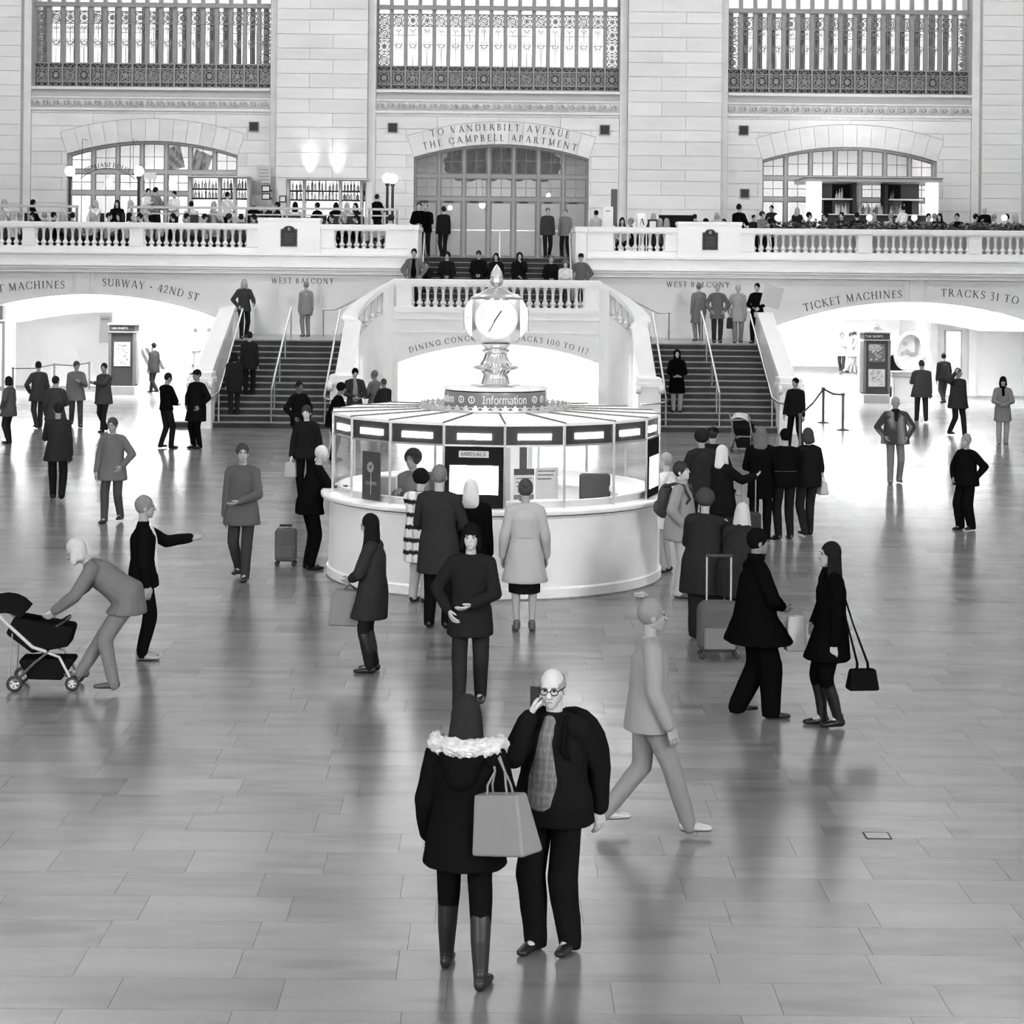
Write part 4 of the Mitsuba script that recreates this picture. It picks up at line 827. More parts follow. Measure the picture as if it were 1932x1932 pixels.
# ---------------- bar and planter on the right half ----------------
d = 67.0; a, b = (1519-CX)*d/F, (1763-CX)*d/F; zz = lambda v: EYE-(v-CY)*d/F
k = thing('bar', 'open bar with glowing white end pillars, dark shelves and flat canopy', 'bar')
part(k, 'canopy', MB().box(a-.1, b+.1, 66.3, 69.0, zz(338), zz(331), .02).box(a-.14, b+.14, 66.2, 69.0, zz(331), zz(329)), 'frame_light')
for p, q in ((a, a+.46), (b-.34, b)): part(k, 'pillar', MB().box(p, q, 66.5, 67.0, 4.95, zz(338)), 'white', emit=.85, w=.3)
a2, b2 = a+.48, b-.36; W_ = b2-a2
for p, q in ((0, .33), (.68, 1)): part(k, 'back_panel', MB().box(a2+W_*p, a2+W_*q, 67.9, 68.0, 4.95, zz(338)), 'dark_grey')
for p, q in ((.16, .33), (.68, .82)): part(k, 'slats', MB().box(a2+W_*p, a2+W_*q, 67.86, 67.9, zz(368), zz(340)), 'black')
for p, q in ((.08, .16), (.84, .93)): part(k, 'slats', MB().box(a2+W_*p, a2+W_*q, 67.86, 67.9, zz(396), zz(370)), 'black')
for p, q in ((0, .335), (.675, 1)): part(k, 'shelf', MB().box(a2+W_*p, a2+W_*q, 67.3, 67.9, zz(370), zz(367.5)), 'white')
for p in (.345, .645): part(k, 'upright', MB().box(a2+W_*p-.06, a2+W_*p+.06, 67.2, 67.9, 4.95, zz(338)), 'charcoal')
part(k, 'counter', MB().box(a2, b2, 66.6, 67.9, zz(400), zz(398), .01), 'white'); part(k, 'counter_front', MB().box(a2, b2, 66.7, 67.8, 4.95, zz(400)), 'charcoal')
bottles(a2+W_*.17, a2+W_*.31, 67.5, zz(398), 9, 'bottles on the bar counter', 'the bar counter, left cluster', .45); bottles(a2+W_*.37, a2+W_*.63, 67.5, zz(398), 16, 'bottles on the bar counter', 'the bar counter, middle cluster', .45); bottles(a2+W_*.70, a2+W_*.84, 67.5, zz(398), 9, 'bottles on the bar counter', 'the bar counter, right cluster', .45)
bottles(a2+W_*.17, a2+W_*.25, 67.5, zz(367.5), 3, 'bottles on the upper bar shelf', 'the upper left bar shelf', .2); bottles(a2+W_*.69, a2+W_*.74, 67.5, zz(367.5), 2, 'bottles on the upper bar shelf', 'the upper right bar shelf', .2)
for i in range(7):
    x = a+.55+i*.5; q = thing('canopy_uplight', f'small uplight on the bar canopy, {ORD[i]} from the left', 'lamp', 'uplights on the bar canopy')
    part(q, 'housing', MB().lathe([(.06,0),(.08,.03),(.08,.09),(.06,.09),(.055,.05),(0,.05)], (x, 68.6, zz(329)), 12), 'charcoal', 40); part(q, 'lens', MB().lathe([(.055,.055),(0.001,.055)], (x, 68.6, zz(329)), 12), 'white', emit=260, w=2)
P_ = thing('planter', 'long low planter of leafy plants behind the right balustrade', 'planter'); xa, xb2 = at(1463, 425, 61.7)[0], HX-.15
part(P_, 'trough', MB().box(xa, xb2, 61.5, 61.95, ZB, 5.55), 'light_grey')
m = MB()
for i in range(2600):
    x = xa+(xb2-xa)*R.random(); y = 61.5+.45*R.random(); z = 5.52+.30*R.random(); an = R.random()*6.28; L = .09+.07*R.random(); e = np.array([math.cos(an), math.sin(an), R.uniform(-.3, .9)])*L; n = np.cross(e, [0, .3, 1])*.4
    c_ = np.array([x, y, z]); m.add([c_, c_+e*.5+n, c_+e, c_+e*.5-n], [[0,1,2],[0,2,3]])
v, f = m.mesh(); part(P_, 'leaves', (v, f), 'cloth', True, color=np.repeat(np.array([0.03+.42*R.random()**1.6 for _ in range(2600)]), 4)); tag(P_+'__leaves', kind='stuff')
for i, px in enumerate((1467, 1640, 1725, 1895)):
    x, y, z = at(px, 411, 62.6); k = thing('table_lamp', f'small glowing table lamp behind the planter, {ORD[i]} from the left', 'lamp', 'table lamps on the right balcony')
    part(k, 'shade', MB().ball((x, y, z), .10, 14), 'white', True, emit=11, w=.4); part(k, 'stem', MB().lathe([(.07,4.66+.75),(.07,4.66+.77),(.015,4.66+.79),(.015,z-.09)], (x, y, 0), 10), 'dull_brass', 40)
    tk = thing('small_table', f'small round table under the {ORD[i]} table lamp behind the planter', 'table', 'small tables behind the planter'); part(tk, 'top', MB().lathe([(0,5.38),(.34,5.38),(.35,5.40),(.34,5.41),(0,5.41)], (x, y, 0), 24), 'light_grey', 30); part(tk, 'stem', MB().lathe([(.2,ZB),(.2,ZB+.03),(.03,ZB+.06),(.03,5.38)], (x, y, 0), 12), 'charcoal', 40)
# signs and screens right of the middle doors
for px0, px1, py0, py1, d, lab, mt in ((1138, 1157, 390, 428, 62.4, 'white upright sign board behind the end of the right balustrade', 'white'), (1153, 1165, 357, 420, 66.0, 'tall dark narrow panel behind the white sign board', 'dark_grey'), (1201, 1218, 402, 428, 62.6, 'white menu board left of the letter sign', 'white_gloss'), (1222, 1240, 414, 429, 62.0, 'small black framed card right of the letter sign', 'charcoal'), (1243, 1312, 406, 430, 63.2, 'low black screen along the right balcony tables', 'black')):
    p, q = at((px0+px1)/2, py0, d), at((px0+px1)/2, py1, d); w = (px1-px0)*d/F/2; k = thing('sign_board' if mt != 'black' else 'screen_wall', lab, 'sign' if mt != 'black' else 'screen', None)
    part(k, 'panel', MB().box(p[0]-w, p[0]+w, d-.03, d+.03, q[2]-.1, p[2], .01), mt); part(k, 'foot', MB().box(p[0]-w, p[0]-w+.05, d-.15, d+.15, ZB, q[2]-.05).box(p[0]+w-.05, p[0]+w, d-.15, d+.15, ZB, q[2]-.05), 'charcoal')
    if mt == 'charcoal': part(k, 'card', MB().box(p[0]-w+.06, p[0]+w-.04, d-.04, d-.03, q[2]-.05, p[2]-.06), 'white')
    if mt == 'white': part(k, 'print_line', MB().box(p[0]-w*.5, p[0]+w*.4, d-.035, d-.03, p[2]-.16, p[2]-.12), 'mid_grey')
x, y, z = at(1211, 418, 61.9); k = thing('letter_sign', 'white card with a large black letter A between the menu board and the framed card', 'sign'); part(k, 'card', MB().box(x-.14, x+.14, 61.9, 61.93, z-.25, z+.2), 'white'); part(k, 'lettering', MB().prism(lettering('A', .2), front(x, 61.9, z-.1), .004), 'black'); part(k, 'stand', MB().box(x-.03, x+.03, 61.91, 61.95, ZB, z-.24), 'charcoal')
x, y, z = at(943, 436, 68.0); k = thing('queue_post', 'thin white post with a flat top in front of the glazed doors', 'post'); part(k, 'pole', MB().lathe([(.16,ZB),(.16,ZB+.03),(.025,ZB+.05),(.025,z)], (x, y, 0), 12), 'white', 40); part(k, 'top', MB().box(x-.14, x+.14, y-.04, y+.04, z, z+.04), 'white')
# ---------------- people ----------------
SEG = (28, 16, 10)
def unit(v): v = np.asarray(v, float); return v/(np.linalg.norm(v)+1e-12)
def ik(a, b, l1, l2, pole):
    a, b = np.asarray(a, float), np.asarray(b, float); d = b-a; L = np.linalg.norm(d)
    if L > .999*(l1+l2): b = a + d/L*.999*(l1+l2); d = b-a; L = .999*(l1+l2)
    x = (l1*l1-l2*l2+L*L)/(2*L); y = math.sqrt(max(l1*l1-x*x, 0)); e = d/L; p = np.asarray(pole, float); p = unit(p-e*(p@e))
    return a+e*x+p*y, b
ARM = {  # hand target from the shoulder, elbow pole, both for the right arm (x outwards), in body heights
 'down': ((.035,.02,-.315), (.3,-1,0)), 'relaxed': ((.05,.06,-.30), (.5,-1,0)), 'pocket': ((.025,.06,-.245), (1,-.6,0)), 'front': ((-.075,.135,-.20), (1,-.3,-.3)),
 'phone': ((-.06,.17,-.09), (.7,-.2,-1)), 'ear': ((-.045,.075,.045), (.25,.35,-1)), 'reach': ((-.02,.29,-.06), (.4,-.2,-1)), 'counter': ((-.03,.23,-.13), (.6,-.5,-1)),
 'out': ((.20,.16,-.12), (.3,-.6,-1)), 'back': ((.03,-.10,-.29), (.5,-1,0)), 'hip': ((.04,.0,-.235), (1,-.5,0)), 'up': ((.06,.12,.14), (1,0,-1)), 'cross': ((-.13,.12,-.13), (1,-.2,-.6)),
 'lap': ((-.05,.16,-.22), (1,-.5,-.3)), 'chin': ((-.07,.13,.02), (.5,.2,-1)), 'lean': ((.03,.20,-.20), (.6,-.8,-.5)), 'bag': ((.05,.03,-.28), (.6,-1,0)), 'strap': ((-.02,.09,-.03), (.8,-.3,-1)), 'far': ((.27,.08,-.06), (0,-.6,-1))}
def person(label, at_=None, px=0, foot=0, top=None, h=1.70, a=180, z=0.0, lod=None, coat=(.03, .47), flare=0.0, legs=.03, style='trousers', shoes=.02, hair=('short', .03), skin=.36,
           arms=('down', 'down'), lean=0, side=0, head=(0, 0), stride=0, sit=False, girth=1.0, wide=.0, scarf=None, fur=None, collar=None, belt=None, pattern=None, front=None, frontfn=None, group=None, cat='person',
           glasses=False, cap=None, boots=False, lt=None, spread=0, plant=False, knee=None, hipx=0, shade=None, thick=1.0):
    if at_ is None: bx, by = ground(px, foot, z)
    else: bx, by, z = at_
    if top is not None: h = (foot-top)/F*by*(1.0)
    if lod is None: lod = 0 if by < 16 else 1 if by < 36 else 2
    n = SEG[lod]; lt = thick if lt is None else lt; H = h; ar = math.radians(a); r_ = np.array([math.cos(ar), math.sin(ar), 0]); f_ = np.array([-math.sin(ar), math.cos(ar), 0]); U = np.array([0, 0, 1.0])
    M = np.stack([r_, f_, U], 1)
    W = lambda p: np.asarray(p, float)*H @ M.T + np.array([bx, by, z])
    key = thing('person', label, cat, group)
    BASE = m3.Manifold.sphere(1.0, n); TINY = m3.Manifold.sphere(1.0, (12, 8, 4)[lod])
    def ell(c, rx, ry=None, rz=None, frame=None):
        ry = rx if ry is None else ry; rz = rx if rz is None else rz
        A = np.eye(3) if frame is None else frame
        m = np.zeros((3, 4)); m[:, :3] = A*np.array([rx, ry, rz]); m[:, 3] = c
        return (TINY if max(rx, ry, rz) < .014 else BASE).transform(m)
    hull = lambda *q: m3.Manifold.batch_hull(list(q))
    join = lambda q: m3.Manifold.batch_boolean(q, m3.OpType.Add)
    # skeleton (in body heights)
    lf, ls = math.radians(lean), math.radians(side)
    up = unit([math.sin(ls), math.sin(lf), math.cos(lf)*math.cos(ls)]); fw = unit(np.cross(up, [1, 0, 0])); fw = fw if fw[1] > 0 or lean > 80 else -fw
    rt = np.cross(fw, up); TF = np.stack([rt, fw, up], 1)
    hz = .265 if sit else .515; P = np.array([hipx, -.25*math.sin(lf) if not sit and lean > 25 else 0, hz])
    pel = P+[0, 0, .02]; waist = pel+up*.085; chest = pel+up*.20; sh = pel+up*.268; neck = pel+up*.305
    hy, hp = math.radians(head[0]), math.radians(head[1])
    hup = unit(up*math.cos(hp*.6+0)+fw*math.sin(hp*.6)) if lean < 40 else unit(up+np.array([0, 0, .5]))
    hc = neck+hup*.088+fw*.012
    Rz = np.array([[math.cos(hy), -math.sin(hy), 0], [math.sin(hy), math.cos(hy), 0], [0, 0, 1]]); Rx = np.array([[1, 0, 0], [0, math.cos(hp), math.sin(hp)], [0, -math.sin(hp), math.cos(hp)]])
    hl = lf if lean < 40 else lf*.6
    HF = (np.array([[1, 0, 0], [0, math.cos(hl), math.sin(hl)], [0, -math.sin(hl), math.cos(hl)]]) if lean else np.eye(3)) @ Rz @ Rx
    sw = .091+wide*.6; joints = {}
    for s, nm in ((-1, 0), (1, 1)):
        S = sh + rt*s*sw - up*.016; t, p = ARM[arms[nm]]
        tgt = S + (rt*s*t[0] + np.array([0, 1, 0])*t[1]*.9 + fw*t[1]*.1) + U*t[2]
        E_, Wr = ik(S, tgt, .168, .150, rt*s*p[0]+fw*p[1]+U*p[2]); joints[s] = (S, E_, Wr)
    feet = {}
    for s in (-1, 1):
        hip = P + [s*.052, 0, 0]
        if sit: an = np.array([s*.06, .20, .045])
        else:
            st = stride*(1 if s > 0 else -1); an = np.array([s*(.05+abs(wide)*.3+spread), st*.13, .045+(.035*abs(stride) if st < 0 and not plant else 0)])
        if knee and knee[0] == s: an = np.array(knee[1])
        K, an = ik(hip, an, .245, .235, [s*.12, 1, 0 if not sit else .6]); feet[s] = (hip, K, an)
    # body: one surface
    hp_ = lambda c: hc + HF @ np.array(c)
    he = lambda c, x, y, z_: ell(hp_(c), x, y, z_, HF)
    B_ = [he((0,-.006,.012), .043, .053, .055), hull(he((0,.010,-.010), .039, .042, .040), he((0,.030,-.050), .017, .017, .016), he((0,-.002,-.03), .036, .034, .028)),
          hull(he((0,.048,.012), .006, .006, .006), he((0,.058,-.014), .0105, .008, .008)), he((-.043,-.004,-.006), .007, .012, .019), he((.043,-.004,-.006), .007, .012, .019),
          hull(ell(neck-up*.03, .030), ell(hc-hup*.03-fw*.01, .028))]
    if lod < 2: B_ += [hull(he((-.022,.043,.017), .008, .006, .005), he((.022,.043,.017), .008, .006, .005)), he((0,.045,-.033), .014, .007, .006)]
    B_ += [hull(ell(pel, .085*girth, .06*girth, .06, TF), ell(waist, .075*girth, .055*girth, .05, TF)), hull(ell(waist, .075*girth, .055*girth, .05, TF), ell(chest, .09, .06, .06, TF)), hull(ell(chest, .085, .056, .055, TF), ell(sh-up*.014, sw*.65, .03, .016, TF)), hull(ell(sh-up*.014, sw*.5, .022, .012, TF), ell(neck-up*.012, .025))]
    for s in (-1, 1):
        S, E_, Wr = joints[s]; B_ += [hull(ell(sh+rt*s*.03-up*.014, .022), ell(S, .026)), hull(ell(S, .026), ell(E_, .022)), hull(ell(E_, .022), ell(Wr, .015))]
        hip, K, an = feet[s]; B_ += [hull(ell(hip, .048), ell(K, .032)), hull(ell(K, .031), ell(K*.65+an*.35+[0,-.006,0], .027), ell(an, .019)), hull(ell(an, .018), ell(an+[0,.06,-.028], .014))]
        d = unit(Wr-E_); sd = unit(fw*.8 - rt*s*.35 - d*((fw*.8-rt*s*.35)@d)); nn = np.cross(d, sd)*(1 if s > 0 else -1); nn = nn if nn@(-rt*s) > 0 else -nn
        kn = [Wr+d*.052+sd*q for q in (.018, .006, -.006, -.017)]
        B_.append(hull(ell(Wr, .013), *[ell(q, .0085) for q in kn], ell(Wr+d*.02+sd*.014, .011)))
        for q, L in zip(kn, (.042, .047, .044, .034)):
            m_ = q+d*L*.5+nn*L*.14; B_ += [hull(ell(q, .0068), ell(m_, .006)), hull(ell(m_, .006), ell(m_+unit(d*.7+nn*.7)*L*.5, .005))]
        t1 = Wr+d*.035+sd*.033+nn*.008; B_ += [hull(ell(Wr+d*.012+sd*.012, .0095), ell(t1, .007)), hull(ell(t1, .007), ell(t1+unit(d+nn*.4)*.024, .0058))]
    out = []
    def finish(man, size, amp, iters, seed=1, freq=9.0, close=True):
        if lod == 2: mm = man.to_mesh(); v, f = mm.vert_properties[:, :3]+0.0, mm.tri_verts; return v, f
        man = man.refine_to_length(size); mm = man.to_mesh(); t = trimesh.Trimesh(mm.vert_properties[:, :3], mm.tri_verts, process=True)
        trimesh.smoothing.filter_taubin(t, iterations=iters)
        v = np.array(t.vertices)
        if amp:
            nrm = np.array(t.vertex_normals); q = v*np.array([freq, freq, freq*.55])
            v = v + nrm*(amp*(meshkit.fbm(q, 3, seed)-.5) + amp*.5*(meshkit.fbm(v*[freq*2.2, freq*2.2, freq*1.2], 2, seed+5)-.5))[:, None]
        return v, np.array(t.faces)
    def add(base, man, tone, size=.03, amp=0.0, iters=4, fn=None, bsdf='cloth', parent=None, label=None, seed=1):
        v, f = finish(man, (size if lod else size*.55), amp, iters, seed)
        c = float(tone) if fn is None else fn(v)
        return part(parent or key, base, (W(v), f), bsdf, True if lod < 2 else True, color=c, label=label)
    if lod == 0: add('body', join(B_), skin, .012, 0, 6)
    else: add('body', join(B_), skin, .02, 0, 3)
    # eyes, brows, mouth, where the face shows
    facing = math.cos(ar+hy)
    if facing < .35 and by < 64:
        for s in (-1, 1):
            e = he((s*.017,.0475,.006), .0055, .003, .0035); part(key, 'eye', (W(e.to_mesh().vert_properties[:, :3]), e.to_mesh().tri_verts), 'cloth', True, color=.03)
            if lod < 2:
                e = he((s*.018,.0500,.017), .011, .003, .0022); part(key, 'eyebrow', (W(e.to_mesh().vert_properties[:, :3]), e.to_mesh().tri_verts), 'cloth', True, color=min(hair[1], .12))
        e = he((0,.0505,-.034), .011, .004, .0022); part(key, 'mouth', (W(e.to_mesh().vert_properties[:, :3]), e.to_mesh().tri_verts), 'cloth', True, color=skin*.4)
    if glasses:
        m = MB()
        for s in (-1, 1): m.tube([hp_((s*.019+.014*math.cos(t), .056, .004+.011*math.sin(t))) for t in np.linspace(0, 2*math.pi, 15)], .0016, 6); m.tube([hp_((s*.033,.054,.007)), hp_((s*.047,.0,.007))], .0015, 6)
        m.tube([hp_((-.006,.058,.006)), hp_((.006,.058,.006))], .0015, 6); v, f = m.mesh(); part(key, 'glasses', (W(v), f), 'cloth', True, color=.02)
    # trousers, skirt
    def legs_of(dr, pel_=True, end=.0, lo=.0):
        q = []
        for s in (-1, 1):
            hip, K, an = feet[s]; a2 = an+(an-K)*(.10 if not boots else 0)
            kb = .2 if boots and style == 'trousers' else 1.0
            q += [hull(ell(hip, .052+dr*lt, .056+dr*lt, .06), ell(K, .042*lt+dr)), hull(ell(K, .042*lt+dr), ell(K*(1-kb)+a2*kb+[0,0,-lo], (.033 if not boots else .038)*lt+dr))]
        if pel_: q.append(hull(ell(pel, .094*girth+dr, .067*girth+dr, .05, TF), ell(P, .092*girth, .066*girth, .05)))
        g = join(q); return g.trim_by_plane([0, 0, 1.0], .012)
    if style == 'trousers': add('trousers', legs_of(0), legs, .03, .010, 3, seed=3)
    elif style == 'skirt':
        m_ = (feet[-1][1]+feet[1][1])/2
        add('skirt', hull(ell(pel, .094, .068, .04), ell(m_+[0,.0,-.025], .108, .088, .012)), legs, .03, .012, 3)
    elif style == 'tights': add('tights', legs_of(-.005), legs, .03, .004, 3)
    for s in (-1, 1):
        hip, K, an = feet[s]; g0 = max(an[2]-.045, 0); yaw = [s*.012, 0, 0]
        q = hull(ell(an+[0,-.018,-.020], .020, .022, .024), ell(an+[s*.006,.045,-.026], .025, .026, .018), ell(an+[s*.008,.085,-.030], .021, .022, .013))
        q = join([q, hull(ell(an+[0,-.006,.01], .024), ell(an+[0,.0,-.015], .024))])
        if boots: q = join([q, hull(ell(an, .025), ell(K*.5+an*.5+[0,-.006,0], .034)), hull(ell(K*.5+an*.5+[0,-.006,0], .034), ell(K*.86+an*.14, .038))])
        q = q.trim_by_plane([0, 0, 1.0], g0+.0005); sh_ = add('shoe', q, shoes, .012, 0, 2, bsdf='gloss')
        if lod < 2: so = q.trim_by_plane([0, 0, -1.0], -(g0+.008)); v = so.to_mesh(); part(sh_, 'sole', (W((v.vert_properties[:, :3]-an)*[1.05, 1.03, 1]+an), v.tri_verts), 'cloth', color=.02 if shoes > .05 else .05)
    # coat or top
    tone, hem = coat; t = .014*thick; g_ = girth
    hemr = max(.0, .47-hem)
    C = [hull(ell(pel, .100*g_+t, .074*g_+t, .05, TF), ell(waist, .082*g_+t, .062*g_+t, .05, TF)), hull(ell(waist, .082*g_+t, .062*g_+t, .05, TF), ell(chest, .094+t+wide*.5, .066+t, .06, TF)), hull(ell(chest, .094+t+wide*.5, .066+t, .055, TF), ell(sh-up*.012, sw*.86, .045+t*.5, .026, TF)),
         hull(ell(sh, sw*.74, .036, .022, TF), ell(neck-up*.005, .036, .036, .012, TF))]
    if not sit and hem < .52:
        hx = (feet[-1][1]*.5+feet[1][1]*.5-P)*[1, 1, 0]*(.47-hem)/.25 if hem < .47 else np.zeros(3); hc_ = P*[1,1,0]+hx+[0, 0, hem+.01]
        rx = .104*g_+t+.02*hemr/.2+flare; ry = .078*g_+t+.03*hemr/.2+flare*.8+abs(stride)*.05*(hemr/.2)
        C.append(hull(ell(pel, .100*g_+t, .074*g_+t, .045, TF), ell(hc_, rx, ry, .010)))
    SL = []
    for s in (-1, 1):
        S, E_, Wr = joints[s]; SL += [hull(ell(sh+rt*s*.045, .042), ell(S, .036+t*.6)), hull(ell(S, .036+t*.6), ell(E_, .030+t*.5)), hull(ell(E_, .030+t*.5), ell(Wr*.97+E_*.03, .021+t*.55))]
    fn = None
    if pattern is not None: fn = lambda v: pattern(v, joints)
    add('coat' if hem < .45 else 'jacket', join(C+SL), tone, .012 if pattern is not None else .026, .012*thick, 4, fn=fn, seed=int(abs(px))+3)
    if front is not None:                                    # shirt or pullover that shows in the open front of the jacket
        q = hull(ell(pel+fw*.026*g_, .066*g_, .056*g_+t, .06, TF), ell(waist+fw*.024*g_, .060*g_, .050*g_+t, .05, TF), ell(chest+fw*.022, .050, .052+t, .05, TF), ell(neck-up*.02+fw*.025, .024, .03, .02, TF)); add('shirt', q, front, .02, .004, 3, fn=frontfn)
    if collar is not None: add('collar', hull(ell(neck-up*.004, .050, .048, .014, TF), ell(neck+up*.022-fw*.004, .043, .043, .010, TF)), collar, .02, .004, 2)
    if scarf is not None: add('scarf', join([hull(ell(neck+up*.004+fw*.004, .050, .050, .022, TF)), hull(ell(neck+fw*.045, .02, .014, .02, TF), ell(chest+fw*.072, .022, .012, .03, TF))]), scarf, .02, .012, 3)
    if belt is not None: add('belt', ell(waist, .083*g_+t+.006, .063*g_+t+.006, .011, TF), belt, .03, 0, 1)
    # hair and hats
    hs, hv = hair
    cut = he((0,.075,-.030), .054, .055, .088)
    if hs in ('short', 'long', 'bun', 'tail', 'curly', 'bob'):
        q = he((0,-.010,.016), .049, .056, .060) if hs != 'curly' else he((0,-.012,.022), .066, .066, .064)
        if hs in ('short', 'bun', 'tail', 'curly'): q = q - hull(he((0,.0,-.075), .07, .07, .035), he((0,.05,-.075), .07, .07, .06))
        if hs in ('long', 'bob'):
            dn = -.11 if hs == 'long' else -.05
            q = join([q, hull(he((0,-.026,.0), .050, .036, .04), ell(hp_((0,-.030,0))+U*dn-fw*.004, .064 if hs == 'long' else .056, .034, .03)), hull(he((-.04,-.008,.0), .014, .03, .03), ell(hp_((-.046,.006,0))+U*dn*.8, .014, .02, .03)), hull(he((.04,-.008,.0), .014, .03, .03), ell(hp_((.046,.006,0))+U*dn*.8, .014, .02, .03))])
        q = q - cut
        if hs == 'bun': q = join([q, he((0,-.058,.045), .026, .024, .024)])
        if hs == 'tail': q = join([q, hull(he((0,-.055,.03), .018, .018, .018), he((0,-.075,-.02), .022, .02, .03), he((0,-.07,-.09), .012, .012, .02))])
        add('hair', q, hv, .014, .012 if hs == 'curly' else .006, 2)
    elif hs == 'fringe':
        q = (he((0,-.010,.012), .0475, .054, .052) - he((0,.004,.05), .045, .06, .045) - cut) - hull(he((0,.0,-.075), .07, .07, .035), he((0,.05,-.075), .07, .07, .06)); add('hair', q, hv, .014, .004, 2)
    elif hs == 'hood':
        q = join([he((0,-.012,.012), .060, .066, .066), hull(he((0,-.02,-.02), .056, .05, .05), ell(neck, .062, .055, .03, TF))]) - he((0,.085,-.004), .048, .07, .060); add('hood', q, hv, .016, .008, 3)
    if cap:
        kind, cv = cap
        if kind == 'beanie': add('hat', he((0,-.008,.022), .0515, .060, .060) - hull(he((0,.05,-.055), .09, .06, .078), he((0,-.06,-.09), .07, .07, .07)), cv, .014, .004, 2)
        else: add('hat', join([he((0,-.006,.030), .051, .058, .046) - he((0,0,-.07), .1, .1, .078), hull(he((-.03,.05,.022), .012, .012, .004), he((.03,.05,.022), .012, .012, .004), he((0,.088,.014), .02, .014, .004))]), cv, .014, 0, 2)
    if fur is not None:
        q = join([hull(ell(neck-up*.012+rt*x1-fw*y1, .030), ell(neck-up*.012+rt*x2-fw*y2, .030)) for (x1, y1), (x2, y2) in zip([(-.115,-.045),(-.10,.02),(-.05,.055),(0,.065),(.05,.055),(.10,.02)], [(-.10,.02),(-.05,.055),(0,.065),(.05,.055),(.10,.02),(.115,-.045)])])
        add('hood', hull(ell(neck-up*.035-fw*.055, .085, .03, .03, TF), ell(neck-up*.11-fw*.080, .055, .028, .05, TF)), tone, .02, .010, 3)
        v, f = finish(q, .010, .014, 2, 9, 30.0); nv = trimesh.Trimesh(v, f, process=False).vertex_normals; v = v + nv*((np.random.default_rng(5).random(len(v))-.4)*.012)[:, None]
        cc = fur*(.65+.7*meshkit.noise(v*60, 3)); hk = part(key, 'fur_trim', (W(v), f), 'cloth', True, color=cc, label='pale fur trim of the hood')
    info = dict(W=W, H=H, joints=joints, feet=feet, key=key, base=(bx, by, z), neck=neck, sh=sh, rt=rt, fw=fw, up=up, chest=chest, waist=waist, pel=pel, hp=hp_)
    return info
def carried(base, label, cat, group=None): return thing(base, label, cat, group)
def put_c(key, base, v, f, tone, bsdf='cloth', smooth=False): return part(key, base, (v, f), bsdf, True, color=tone)
def tote(p, label, hand=1, w=.20, hgt=.2, dp=.08, tone=.12, drop=.10, off=(0, 0, 0), cat='bag', flat=True, tilt=0):
    """bag that hangs from the hand"""
    W, H = p['W'], p['H']; c = p['joints'][hand][2] + np.array([0, 0, -.05]); k = thing('hand_bag', label, cat)
    x, y, z = c + np.array(off); b = m3.Manifold.batch_hull([m3.Manifold.sphere(.012, 10).translate([x+sx*dp*(.5 if top else .62), y+sy*w*(.42 if top else .55), z-drop-(0 if top else hgt)]) for sx in (-1, 1) for sy in (-1, 1) for top in (0, 1)])
    mm = b.to_mesh(); v = mm.vert_properties[:, :3]; part(k, 'body', (W(v), mm.tri_verts), 'cloth', True, color=tone)
    for s in (-1, 1):
        m = MB().tube([(x+s*dp*.3, y-w*.22, z-drop), (x+s*dp*.1, y-w*.1, z-drop*.3), (x, y, z+.005), (x+s*dp*.1, y+w*.1, z-drop*.3), (x+s*dp*.3, y+w*.22, z-drop)], .005, 6); v, f = m.mesh(); part(k, 'handle', (W(v), f), 'cloth', True, color=tone*.7)
    return k
def backpack(p, label, tone=.03, size=1.0):
    W = p['W']; c = p['chest']-p['fw']*(.075*size+.045)-p['up']*(.02+.13*(size-1)); T_ = np.stack([p['rt'], p['fw'], p['up']], 1); k = thing('backpack', label, 'backpack')
    S = m3.Manifold.sphere(1, 24); m = np.zeros((3, 4)); m[:, :3] = T_*np.array([.085, .06, .12])*size; m[:, 3] = c
    q = m3.Manifold.batch_hull([S.transform(m), S.transform(np.hstack([T_*np.array([.08, .075, .05])*size, (c-p['up']*.09*size)[:, None]]))]); mm = q.refine_to_length(.02).to_mesh(); part(k, 'body', (W(mm.vert_properties[:, :3]), mm.tri_verts), 'cloth', True, color=tone)
    q = S.transform(np.hstack([T_*np.array([.06, .04, .055])*size, (c-p['fw']*.055*size-p['up']*.06*size)[:, None]])); mm = q.to_mesh(); part(k, 'pocket', (W(mm.vert_properties[:, :3]), mm.tri_verts), 'cloth', True, color=tone*1.3)
    for s in (-1, 1):
        a = p['sh']+p['rt']*s*.06+p['up']*.028; m = MB().tube([c+p['rt']*s*.05+p['up']*.1, a-p['fw']*.03+p['up']*.01, a+p['fw']*.03, p['chest']+p['rt']*s*.075+p['fw']*.088, p['waist']+p['rt']*s*.10+p['fw']*.0, c+p['rt']*s*.06-p['up']*.09], .010, 8); v, f = m.mesh(); part(k, 'strap', (W(v), f), 'cloth', True, color=tone*.8)
    return k
